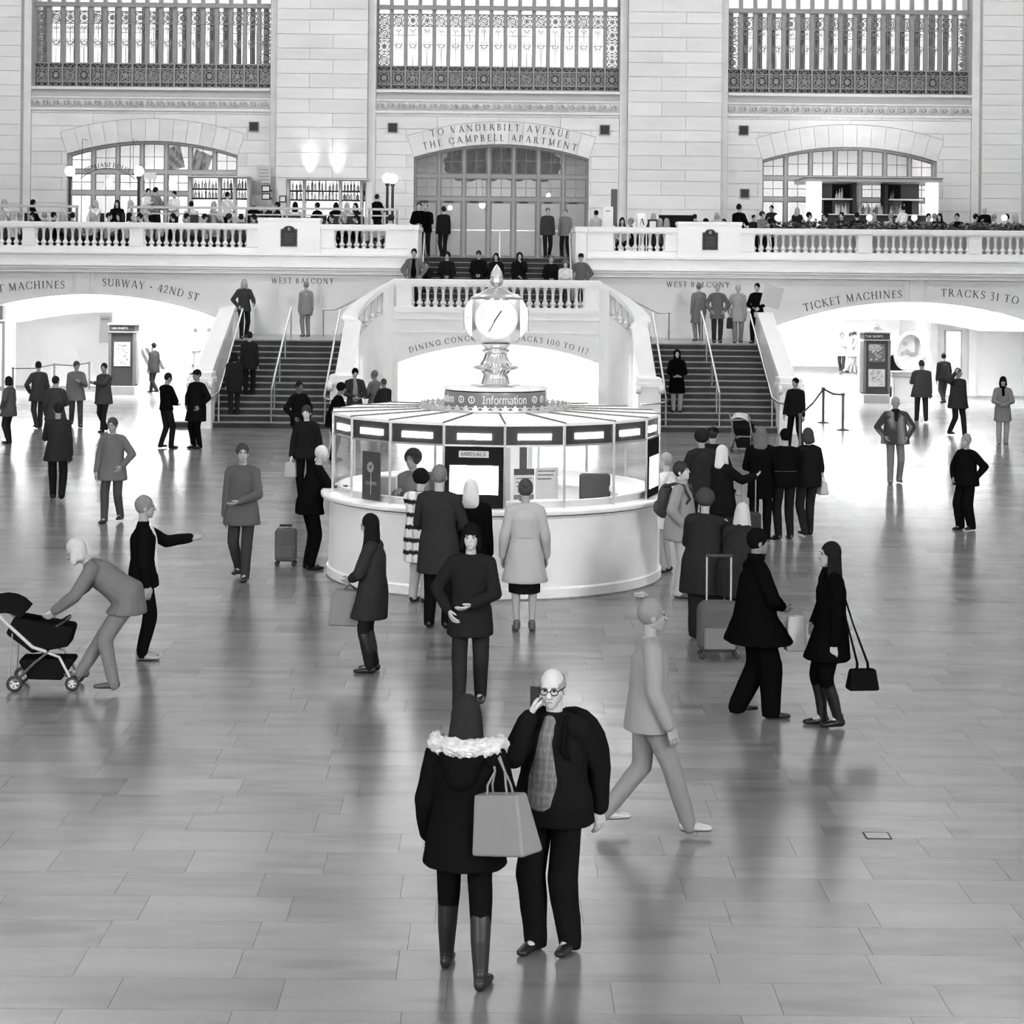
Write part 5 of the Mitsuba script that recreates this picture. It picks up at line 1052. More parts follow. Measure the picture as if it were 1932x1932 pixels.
def shoulder_bag(p, label, s=1, tone=.03, w=.12, hgt=.10, dp=.05, drop=.30, cross=False, y=0.0, rot=0, dx=0.0, tilt=0.0):
    W = p['W']; S = p['joints'][s][0]; k = thing('shoulder_bag', label, 'bag'); c = np.array([S[0]+s*(.055+dx), S[1]+y, S[2]-drop]); a = math.radians(rot); ti = math.radians(tilt)
    M3 = np.array([[math.cos(a), -math.sin(a), 0], [math.sin(a), math.cos(a), 0], [0, 0, 1]]) @ np.array([[1, 0, 0], [0, math.cos(ti), -math.sin(ti)], [0, math.sin(ti), math.cos(ti)]])
    L = lambda q: W(np.asarray(q) @ M3.T + c)
    b = m3.Manifold.batch_hull([m3.Manifold.sphere(.010, 12).translate([sx*dp*(.25 if t_ else .55), sy*w*(.47 if t_ else .56), -(0 if t_ else hgt)]) for sx in (-1, 1) for sy in (-1, 1) for t_ in (0, 1)])
    mm = b.to_mesh(); part(k, 'body', (L(mm.vert_properties[:, :3]), mm.tri_verts), 'cloth', 40, color=tone)
    v, f = MB().tube([(-dp*.27, -w*.47, .004), (-dp*.27, w*.47, .004)], .007, 6).tube([(dp*.27, -w*.47, .004), (dp*.27, w*.47, .004)], .007, 6).mesh(); part(k, 'rim', (L(v), f), 'cloth', True, color=tone*.8)
    top = (p['sh']+p['rt']*-s*.04 if cross else S)+p['up']*.040; Mi = lambda q: (np.asarray(q)-c) @ M3
    for q, o in ((-1, -.006), (1, .006)):
        m = MB().tube([(q*dp*.2, -w*.25, -.01), (q*dp*.15, -w*.22, .04), Mi((c+top)/2+[s*.012, 0, 0])-[0, w*.12, 0], Mi(top+[o, 0, .002])-[0, .008, 0], Mi(top+[o, 0, .002])+[0, .008, 0], Mi((c+top)/2+[s*.012, 0, 0])+[0, w*.12, 0], (q*dp*.15, w*.22, .04), (q*dp*.2, w*.25, -.01)], .0045, 6); v, f = m.mesh(); part(k, 'strap', (L(v), f), 'cloth', True, color=tone)
        if dp < .06: break
    return k
def phone(p, s=1, label='small phone held in the hand', glow=0):
    c = p['joints'][s][2]; d = unit(c-p['joints'][s][1]); c = c+d*.06+np.array([0, .012, .015]); k = thing('phone', label, 'phone')
    v, f = MB().box(-.018, .018, -.003, .003, -.036, .036, .002).mesh(); part(k, 'body', (p['W'](v+c), f), 'gloss', color=.03); v, f = MB().box(-.016, .016, -.0045, -.003, -.032, .032).mesh(); part(k, 'screen', (p['W'](v+c), f), 'gloss', color=.7)
    return k
# ---------------- the couple in front ----------------
def bars(v, j): return np.where((np.mod(v[:,2]*10.6+.1, 1) < .36), .015, np.where(np.mod(v[:,0]*13+.2, 1) < .3, .40, .68))
def check(v): return .085 + .05*((np.mod(v[:,2]*40, 1) < .2) | (np.mod(v[:,0]*45, 1) < .2))
def stripes(v, j): return np.where(np.abs(v[:,0]+.02) < .018, .02, np.where(np.abs(np.mod(v[:,0]*9+.1, 1)-.5) < .16, .22, .04))
p = person('woman seen from behind in dark fur trimmed hooded parka, black trousers and tall boots', px=874, foot=1846, h=1.66, a=-12, coat=(.010, .405), flare=.008, girth=1.14, legs=.010, boots=True, shoes=.018, hair=('long', .030), fur=.46, arms=('relaxed', 'front'), thick=1.35, lt=.95, wide=.014, head=(0, 8), stride=-.75, spread=.030, plant=True)
shoulder_bag(p, 'grey leather tote bag on the right shoulder of the woman in front', 1, .17, .19, .185, .085, .10, y=-.125, rot=62, dx=.0, tilt=-10)
p = person('balding man with glasses on the phone in open dark jacket and checked shirt', px=1042, foot=1793, h=1.74, a=152, coat=(.012, .455), girth=1.28, wide=.02, legs=.012, shoes=.015, hair=('fringe', .18), glasses=True, front=.1, frontfn=check, arms=('back', 'ear'), head=(14, 8), thick=1.25, skin=.38, stride=.15)
backpack(p, 'large black backpack on the back of the balding man', .012, 1.6); phone(p, 1, 'phone at the ear of the balding man')
# ---------------- people on the open floor ----------------
person('person in pale grey coat striding right behind the couple in front', px=1222, foot=1572, h=1.74, a=-85, coat=(.20, .44), legs=.17, shoes=.34, hair=('short', .14), skin=.22, stride=1.3, arms=('down', 'relaxed'), girth=1.1)
p = person('woman in dark knee length coat standing sideways before the booth, large bag in hand', px=702, foot=1268, h=1.64, a=78, coat=(.035, .335), legs=.02, style='tights', boots=True, shoes=.012, hair=('long', .015), arms=('front', 'front'), head=(0, 14), scarf=.03, girth=1.08)
tote(p, 'big two tone shopping bag of the woman standing sideways before the booth', -1, .20, .20, .10, .17, .04, off=(.06, .03, 0))
person('woman in bold black and white barred coat and light jeans at the booth', px=790, foot=1136, h=1.66, a=-28, coat=(.6, .30), pattern=bars, girth=1.1, legs=.34, boots=False, shoes=.012, hair=('curly', .015), arms=('counter', 'counter'), head=(-20, 15))
person('tall person in long charcoal coat seen from behind at the booth', px=826, foot=1184, h=1.90, a=-12, coat=(.035, .33), legs=.008, shoes=.01, hair=('short', .12), arms=('front', 'front'), girth=1.1, wide=.01)
person('blonde long haired woman in black seen from behind at the arrivals window', px=886, foot=1170, h=1.68, a=-4, coat=(.007, .36), girth=1.3, wide=.02, legs=.02, shoes=.012, hair=('long', .55), arms=('front', 'down'))
person('young person in dark coat and dark hat walking towards the camera before the booth', px=886, foot=1338, h=1.76, a=176, coat=(.022, .40), girth=1.05, legs=.03, shoes=.03, hair=('bob', .012), cap=('beanie', .012), skin=.45, arms=('front', 'pocket'), stride=.75, front=None)
person('woman in pale wool coat over black skirt seen from behind at the booth', px=989, foot=1190, h=1.76, a=2, coat=(.36, .315), flare=.022, legs=.012, style='skirt', shoes=.08, hair=('bun', .07), skin=.30, belt=.30, arms=('relaxed', 'relaxed'), knee=None)
p = person('white haired man in black coat leaning over the left end of the counter', px=583, foot=1074, h=1.74, a=-68, coat=(.010, .44), girth=1.25, legs=.010, shoes=.012, hair=('short', .5), arms=('down', 'counter'), lean=13, wide=.012)
p = person('man in black leather jacket facing the camera beside the left end of the booth', px=577, foot=948, h=1.74, a=172, coat=(.022, .45), girth=1.15, legs=.012, hair=('short', .03), skin=.62, arms=('relaxed', 'relaxed'), cap=('beanie', .05))
tote(p, 'pale round bag in the hand of the man in leather jacket', 1, .12, .13, .08, .45, .03)
person('man in dark parka at the foot of the left flight looking right', px=563, foot=866, h=1.72, a=-140, coat=(.014, .42), legs=.012, hair=('short', .02), skin=.10, arms=('pocket', 'pocket'))
person('figure in black bending towards the left flight behind the booth', px=628, foot=868, h=1.72, a=-100, coat=(.008, .42), legs=.012, hair=('curly', .012), skin=.2, lean=14, arms=('front', 'front'), girth=1.2)
person('dark haired man in dark suit jacket looking down beside the left inner newel', px=668, foot=826, h=1.75, a=-165, coat=(.04, .45), legs=.02, hair=('short', .008), skin=.4, front=.18, arms=('front', 'front'), head=(0, 22), wide=.012)
person('grey coated person behind the booth roof beside the wall of the left parapet', px=706, foot=822, h=1.66, a=60, coat=(.13, .42), legs=.05, hair=('short', .10), skin=.2, arms=('front', 'front'))
person('person in dark jacket crouching shoulders behind the booth roof, left of the bright arch', px=727, foot=830, h=1.52, a=40, coat=(.03, .42), legs=.02, hair=('short', .06), skin=.2, arms=('front', 'front'), girth=1.2, lean=8)
p = person('man in puffy grey jacket, pale trousers and headphones right of the booth', px=1284, foot=1126, h=1.74, a=-112, coat=(.20, .42), girth=1.38, wide=.015, legs=.33, shoes=.05, hair=('short', .03), cap=('beanie', .04), skin=.45, arms=('pocket', 'pocket'), collar=.24, thick=1.4, head=(-4, -12))
backpack(p, 'small dark backpack on the man in puffy grey jacket', .05, 1.0)
person('pale coated person at the right end of the counter', px=1256, foot=1078, h=1.66, a=60, coat=(.60, .36), legs=.3, hair=('short', .25), arms=('counter', 'front'))
person('dark haired man in dark jacket seen from behind among the right crowd', px=1322, foot=1022, h=1.73, a=22, coat=(.035, .42), legs=.02, hair=('curly', .03), arms=('front', 'front'), girth=1.15, wide=.02)
person('man in flat dark cap behind the dark jacketed man of the right crowd', px=1343, foot=1008, h=1.72, a=-30, coat=(.02, .42), legs=.02, hair=('short', .04), cap=('cap', .012), arms=('front', 'front'))
person('pale haired woman in black fur coat stretching an arm over her suitcase', px=1360, foot=1058, h=1.68, a=-62, coat=(.012, .40), girth=1.2, legs=.03, hair=('long', .48), arms=('front', 'reach'), thick=1.5)
person('long haired woman in narrow black coat with legs crossed, middle of the right crowd', px=1434, foot=1018, h=1.78, a=-14, coat=(.010, .36), legs=.014, hair=('long', .10), arms=('front', 'front'), girth=.95, stride=.5)
person('person in black jacket with pale belt line in the right crowd', px=1480, foot=1017, h=1.74, a=14, coat=(.007, .47), girth=1.2, wide=.02, legs=.02, shoes=.05, hair=('short', .01), arms=('front', 'front'), belt=.2)
p = person('person in dark jacket and jeans at the right edge of the crowd', px=1523, foot=1010, h=1.72, a=18, coat=(.018, .45), girth=1.1, legs=.03, shoes=.02, hair=('bob', .05), arms=('front', 'relaxed'), stride=.35)
shoulder_bag(p, 'pale grey handbag of the person at the right edge of the crowd', 1, .40, .10, .10, .06, .30)
person('dark haired person in fur coat behind the tall suitcase handles', px=1328, foot=1205, h=1.70, a=-20, coat=(.030, .30), girth=1.35, legs=.02, hair=('curly', .05), arms=('front', 'reach'), thick=1.6)
person('blonde person in dark coat bending over the suitcase behind the man in black hat', px=1388, foot=1215, h=1.60, a=-30, coat=(.025, .33), girth=1.3, legs=.02, hair=('long', .42), arms=('front', 'front'), lean=14)
p = person('man in black hat and flaring black overcoat facing right', px=1424, foot=1352, h=1.77, a=-82, coat=(.005, .395), flare=.05, girth=1.3, legs=.006, shoes=.01, hair=('short', .01), cap=('cap', .008), skin=.16, arms=('front', 'front'), collar=.006, stride=.55, wide=.01, thick=1.5)
tote(p, 'white carrier bag hanging in front of the man in black hat', 1, .08, .16, .04, .45, .01, off=(.02, .07, 0))
p = person('woman in long black coat and boots facing left, thin strapped bag behind her', px=1566, foot=1370, h=1.70, a=98, coat=(.005, .36), flare=.012, girth=1.05, legs=.006, boots=True, shoes=.01, hair=('long', .015), skin=.3, arms=('down', 'pocket'), collar=.006, scarf=.006, stride=.22)
shoulder_bag(p, 'small black handbag on a thin strap behind the woman in long black coat', -1, .008, .13, .09, .06, .46, y=-.13)
p = person('stout man in dark jacket with pale stripes walking towards the camera, right of the crowd', px=1688, foot=912, h=1.74, a=178, coat=(.05, .45), pattern=stripes, girth=1.45, wide=.03, legs=.15, shoes=.08, hair=('short', .28), skin=.3, scarf=.02, arms=('pocket', 'pocket'), stride=.35)
person('grey haired man in black jacket standing alone at the far right', px=1822, foot=1000, h=1.58, a=125, coat=(.008, .46), girth=1.25, legs=.010, shoes=.012, hair=('short', .2), skin=.3, arms=('hip', 'pocket'), thick=1.4, stride=.2)
p = person('woman in dark knitted hat, long black scarf and grey coat looking at her hands', px=1891, foot=837, h=1.68, a=172, coat=(.16, .33), legs=.30, shoes=.2, hair=('bob', .02), cap=('beanie', .012), scarf=.006, skin=.3, arms=('front', 'front'), head=(0, 15))
for px, ft, h, a, tn, lg, hr, lab in ((1738, 797, 1.78, -6, .07, .04, .10, 'broad backed person in dark coat walking away right of the right kiosk'), (1780, 762, 1.66, 20, .025, .04, .04, 'person in black jacket behind the broad backed walker'), (1806, 822, 1.78, -150, .045, .03, .06, 'dark coated person with raised arm walking right of the broad backed walker'),
    (1690, 752, 1.78, -60, .010, .008, .03, 'man in black suit jacket close behind the right kiosk'), (1500, 846, 1.70, 150, .018, .012, .02, 'dark figure leaning at the outer newel of the right flight'),
    (1588, 702, 1.72, 160, .62, .05, .3, 'person in white coat and dark trousers far inside the right passage'), (1603, 704, 1.74, -90, .30, .22, .12, 'left person of a close pair far inside the right passage'), (1613, 704, 1.78, 90, .24, .2, .08, 'right person of a close pair far inside the right passage'),
    (17, 837, 1.60, 75, .08, .03, .02, 'woman in grey coat with dark hair at the left edge of the floor'), (72, 808, 1.74, 30, .05, .04, .05, 'dark coated walker left of the pair in the left crowd'), (104, 852, 1.72, 0, .05, .03, .06, 'person in dark grey coat in the middle of the left crowd'), (143, 806, 1.74, 200, .12, .07, .12, 'person in mid grey jacket in front of the left barrier posts'),
    (196, 815, 1.76, 150, .07, .03, .05, 'person in charcoal coat pointing right in the left crowd'), (108, 944, 1.74, 10, .035, .02, .05, 'dark trousered walker nearest the camera in the left crowd'), (212, 985, 1.72, 170, .10, .06, .12, 'person in soft grey coat walking left of the two dark standing men'),
    (456, 1092, 1.82, 172, .075, .04, .10, 'tall grey coated walker alone between the left crowd and the booth'), (290, 742, 1.70, 60, .05, .04, .04, 'dark figure beside the left kiosk'), (368, 692, 1.66, 10, .40, .45, .2, 'person in grey coat and pale trousers far inside the left passage'), (394, 694, 1.70, -20, .36, .3, .2, 'person in pale grey far inside the left passage by the parapet')):
    i_ = int(px) % 5; ext = dict(arms=(('down', 'relaxed'), ('front', 'down'), ('pocket', 'relaxed'), ('phone', 'down'), ('relaxed', 'front'))[i_], stride=(.9, -.7, .6, -1.0, .4)[i_], flare=.004*i_, head=((-12, 20, 0, 14, -25)[i_], (4, 0, 10, 16, 2)[i_]))
    if 'raised' in lab: ext['arms'] = ('down', 'up')
    if 'pointing' in lab: ext['arms'] = ('reach', 'down')
    if 'broad' in lab: ext.update(girth=1.35, wide=.03)
    if 'woman' in lab: ext.update(hair=('bob', hr), stride=.15)
    c = {'hair': ('short', hr*.5), 'coat': (tn, .40 if tn > .03 else .45), 'skin': .3, 'girth': 1.12, **ext}
    person(lab, px=px, foot=ft, h=h, a=a, legs=lg, **c)
person('slim man in black jumper and jeans, hands joined, left of the man in cap', px=313, foot=846, h=1.76, a=-48, coat=(.007, .50), legs=.022, shoes=.012, hair=('short', .02), skin=.3, arms=('front', 'front'), head=(-10, 18), girth=.95, wide=.01, stride=.35)
person('man in dark overcoat and flat cap standing in front of the left newel', px=371, foot=846, h=1.84, a=140, coat=(.014, .34), legs=.008, shoes=.01, hair=('short', .02), cap=('cap', .015), skin=.22, arms=('pocket', 'pocket'), girth=1.2, wide=.015)
person('man in open black jacket and white shirt reaching right, black trousers and laced sneakers', px=268, foot=1243, h=1.74, a=-78, coat=(.009, .44), front=.62, legs=.008, shoes=.28, hair=('short', .14), skin=.3, arms=('reach', 'down'))
person('pale haired person in grey coat bending over the black stroller at the left', px=176, foot=1306, h=1.76, a=92, coat=(.10, .44), legs=.13, shoes=.06, hair=('bob', .40), skin=.34, lean=52, arms=('lean', 'lean'), girth=1.15, stride=.9)
# on the stairs
def on_step(k): return YS+TREAD*k-.17, k*RISE
for px, k, h, a, tn, hm, lg, hr, lab, ext in ((1277, 3, 1.68, 178, .006, .30, .28, ('hood', .008), 'hooded woman in black coat descending the right flight', dict(arms=('front', 'front'))), (470, 5, 1.72, 0, .03, .40, .02, ('short', .03), 'dark figure climbing the left flight close to its outer rail', dict(stride=.3)), (442, 2, 1.66, 10, .025, .36, .03, ('bob', .02), 'dark figure at the bottom of the left flight beside the outer parapet', {})):
    y, z = on_step(k); x = (px-CX+ROLL*200)*y/F; person(lab, at_=(x, y, z), h=h, a=a, coat=(tn, hm), legs=lg, hair=hr, skin=.35, **ext)
for px, d, h, a, tn, hm, lg, hr, lab, ext in ((460, 57.0, 1.74, 200, .05, .45, .03, ('long', .35), 'fair haired woman in dark jacket leaning at the top of the left outer parapet', dict(arms=('lean', 'pocket'), stride=.4)), (577, 59.2, 1.66, 30, .22, .40, .2, ('short', .2), 'grey coated person at the back of the left side landing', {}),
    (1318, 58.8, 1.74, 20, .16, .3, .2, ('short', .16), 'grey figure at the back of the right side landing, leftmost of four', {}), (1353, 57.2, 1.74, 178, .11, .40, .04, ('short', .3), 'person in dark grey jacket, second from left on the right side landing', dict(arms=('pocket', 'pocket'))),
    (1392, 57.2, 1.72, 176, .30, .36, .20, ('short', .45), 'person in pale grey coat holding a dark bag on the right side landing', dict(arms=('down', 'bag'), stride=.25)), (1428, 57.2, 1.76, 150, .010, .45, .012, ('short', .02), 'person in black leaning on the right outer parapet with one knee bent', dict(arms=('lean', 'front'), stride=.5))):
    x = (px-CX+ROLL*100)*d/F; p = person(lab, at_=(x, d, ZSIDE), h=h, a=a, coat=(tn, hm), legs=lg, hair=hr, skin=.4, **ext)
    if 'dark bag' in lab: tote(p, 'dark bag held on the right side landing', 1, .13, .16, .06, .04, .04)
    if 'one knee' in lab:
        v, f = MB().box(-.30, .30, -.02, .02, -.02, .62, .01).mesh(); k = thing('placard', 'pale grey board held at the shoulder of the person leaning on the right parapet', 'board'); part(k, 'sheet', (v @ np.array([[.94,.2,-.25],[-.2,.98,0],[.25,0,.97]]) + [x+.32, d-.25, ZSIDE+1.08], f), 'light_grey')
# on the middle landing and the upper steps
for px, y, z, h, a, tn, hr, sit, lab, ext in ((790, 64.6, ZB, 1.80, 178, .006, ('short', .05), False, 'man in black suit at the top of the upper steps, hands joined', dict(arms=('front', 'front'))), (803, 64.9, ZB, 1.78, 160, .007, ('short', .2), False, 'second man in black standing close behind the one at the top of the steps', dict(arms=('front', 'pocket'))),
    (781, 60.5, ZMID, 1.88, 176, .13, ('short', .02), False, 'man in open grey jacket over black standing at the left end of the landing', dict(arms=('pocket', 'pocket'), front=.008)), (805, 62.0, 3.30, 1.60, 165, .02, ('short', .05), True, 'small figure in black with raised hands sitting beside the standing man in grey jacket', dict(arms=('chin', 'chin'))),
    (843, 62.2, 3.45, 1.80, 180, .02, ('curly', .03), True, 'dark figure sitting on the steps, second from the left', dict(arms=('lap', 'lap'))), (903, 62.2, 3.50, 1.82, 178, .012, ('short', .05), True, 'person in black coat looking at both hands, sitting left of the clock finial', dict(arms=('lap', 'lap'), head=(0, 20), girth=1.2)),
    (936, 62.2, 3.48, 1.74, 170, .015, ('bob', .02), True, 'dark haired woman sitting on the steps right behind the clock finial', dict(arms=('lap', 'lap'))), (980, 62.2, 3.48, 1.78, 185, .018, ('hood', .03), True, 'hooded figure sitting with a hand at the face right of the finial', dict(arms=('chin', 'lap'), girth=1.2)),
    (1040, 62.2, 3.42, 1.74, 180, .015, ('short', .12), True, 'dark figure sitting on the steps right of the hooded one', dict(arms=('lap', 'lap'), girth=1.2)), (1067, 57.0, ZMID, 1.56, 178, .60, ('curly', .10), False, 'woman in white top leaning with folded arms on the landing rail', dict(arms=('cross', 'cross'), lean=10)),
    (1096, 60.5, ZMID, 1.78, 165, .10, ('short', .03), False, 'person in patterned grey jacket at the right end of the upper steps', dict(arms=('pocket', 'pocket'), cap=('cap', .02))), (836, 67.2, ZB, 1.76, 20, .02, ('short', .03), False, 'dark figure walking to the left glazed doors', dict(stride=.5)),
    (1032, 67.0, ZB, 1.74, 190, .05, ('short', .1), False, 'dark grey figure coming from the right glazed doors', dict(stride=.5)), (1066, 67.4, ZB, 1.72, 160, .15, ('short', .15), False, 'grey figure in front of the rightmost glazed door', dict(stride=.4))):
    x = (px-CX)*y/F; person(lab, at_=(x, y, z), h=h, a=a, coat=(tn, .45), legs=.02 if tn < .3 else .05, hair=hr, sit=sit, skin=.42, **ext)
y = BY-1.2; person('clerk with dark hair at the window left of the arrivals board', at_=((783-CX)*y/F, y, 0), h=1.80, a=150, coat=(.10, .47), legs=.05, hair=('curly', .02), skin=.25, arms=('front', 'phone'), lod=1)
# ---------------- diners and waiters on the balcony ----------------
DQ = random.Random(21)
TONE = {'white': .70, 'pale': .45, 'grey': .16, 'dark': .03, 'black': .010}
def seat_at(x, y, z, a, idx, where):
    k = thing('dining_chair', f'dark dining chair of the {ORD[idx-1]} diner from the left {where}', 'chair', f'dining chairs {where}'); ar = math.radians(a); m = MB()
    c, s = math.cos(ar), math.sin(ar); Wp = lambda v: np.asarray(v) @ np.array([[c, s, 0], [-s, c, 0], [0, 0, 1]]) + [x, y, z]
    for nm, bx_ in (('seat', (-.21,.21,-.20,.22,.40,.435)), ('backrest', (-.20,.20,-.235,-.205,.44,.86))): v, f = MB().box(*bx_, .01).mesh(); part(k, nm, (Wp(v), f), 'charcoal')
    for sx in (-.18, .18):
        for sy in (-.2, .19): v, f = MB().box(sx-.018, sx+.018, sy-.018, sy+.018, 0, .40).mesh(); part(k, 'leg', (Wp(v), f), 'charcoal')
def diners(rows, where, y0, z, stand_z, order):
    for i, (px, kind, hair, pose, top) in enumerate(rows):
        d = y0 + DQ.uniform(-.25, .25); x = (px-CX+ROLL*(-120))*d/F; t = TONE[kind]
        hs, hv = {'d': ('short', .02), 'D': ('long', .015), 'g': ('short', .22), 'G': ('long', .35), 'c': ('curly', .04), 'b': ('fringe', .3)}[hair]
        a = DQ.choice((90, -90, 60, -60, 180, 150, 0, 20)); look = {'d': 'dark haired', 'D': 'long dark haired', 'g': 'grey haired', 'G': 'fair haired', 'c': 'curly haired', 'b': 'balding'}[hair]
        top_k = {'white': 'white shirt', 'pale': 'pale top', 'grey': 'grey jacket', 'dark': 'dark jacket', 'black': 'black top'}[kind]
        if pose == 's':
            person(f'{look} diner in {top_k}, {ORD[i]} from the left {where}', at_=(x, d, z), h=1.72, a=a, coat=(t, .5), legs=.03, hair=(hs, hv), sit=True, skin=.42, arms=DQ.choice((('lap', 'lap'), ('chin', 'lap'), ('lap', 'phone'))), group=f'diners {where}')
            seat_at(x, d, z, a, i+1, where)
        else:
            person(f'{look} figure standing in {top_k}, {ORD[i]} from the left {where}', at_=(x, d, stand_z), h=top, a=DQ.choice((150, -150, 30, -40)), coat=(t, .47), legs=.02, hair=(hs, hv), skin=.42, arms=('front', 'phone'), group=f'diners {where}')
diners([(3,'white','G','s',0),(23,'white','G','s',0),(38,'white','g','s',0),(62,'dark','d','s',0),(84,'grey','g','s',0),(101,'black','d','s',0),(118,'pale','G','s',0),(137,'grey','d','s',0),(176,'pale','G','s',0),(205,'pale','d','s',0),(225,'dark','D','s',0),(244,'white','D','s',0),(264,'dark','d','s',0),(276,'pale','g','s',0),(327,'black','d','s',0),(352,'grey','d','s',0),(386,'pale','d','s',0),(432,'grey','c','s',0),(455,'dark','d','s',0),(479,'grey','d','s',0),(626,'dark','d','s',0),(651,'black','g','s',0),(673,'black','d','s',0),(738,'white','c','s',0)], 'behind the left rail', 62.15, ZB, ZB, 0)
diners([(8,'white','G','s',0),(62,'black','D','s',0),(180,'white','G','s',0),(221,'black','D','s',0),(246,'white','G','s',0),(279,'white','d','w',1.70),(293,'grey','d','w',1.74),(329,'white','d','w',1.62),(361,'white','d','s',0),(403,'pale','G','s',0),(429,'white','d','w',1.60),(479,'black','g','s',0),(507,'dark','G','s',0),(524,'dark','d','s',0),(557,'white','D','s',0),(599,'black','d','s',0),(634,'black','D','s',0),(655,'pale','G','s',0),(671,'dark','D','s',0),(711,'black','d','w',1.58)], 'on the raised platform', 64.9, ZP, ZP, 1)
diners([(1125,'pale','d','w',1.52),(1174,'pale','D','s',0),(1191,'dark','g','s',0),(1233,'dark','G','w',1.45),(1245,'pale','G','s',0),(1258,'grey','G','s',0),(1311,'black','d','w',1.42),(1332,'black','D','s',0),(1353,'pale','G','w',1.50),(1366,'dark','d','s',0),(1394,'black','d','w',1.76),(1422,'dark','d','w',1.42),(1438,'grey','c','w',1.52)], 'beside the right plaque', 62.4, ZB, ZB, 2)
diners([(1456,'dark','d','w',1.50),(1504,'dark','G','w',1.44),(1526,'white','d','s',0),(1558,'grey','d','s',0),(1588,'dark','d','s',0),(1617,'black','d','s',0),(1648,'pale','G','s',0),(1681,'pale','g','s',0),(1704,'white','d','w',1.52),(1752,'grey','d','s',0),(1763,'black','g','s',0),(1773,'black','D','s',0),(1806,'black','d','s',0),(1841,'grey','d','s',0),(1858,'black','b','w',1.50),(1876,'white','g','s',0),(1900,'pale','d','s',0),(1916,'grey','G','s',0)], 'behind the planter', 64.0, 4.95, 4.95, 3)
for i, px in enumerate((30, 90, 150, 230, 300, 350, 415, 465, 640)):
    x = (px-CX)*62.5/F; k = thing('dining_table', f'white clothed dining table, {ORD[i]} from the left behind the left balustrade', 'table', 'dining tables behind the left balustrade')
    part(k, 'cloth', MB().box(x-.32, x+.32, 62.45, 62.95, ZB+.45, ZB+.73, .02), 'light_grey'); part(k, 'base', MB().lathe([(.2,ZB),(.2,ZB+.02),(.03,ZB+.05),(.03,ZB+.46)], (x, 62.7, 0), 10), 'charcoal', 40)
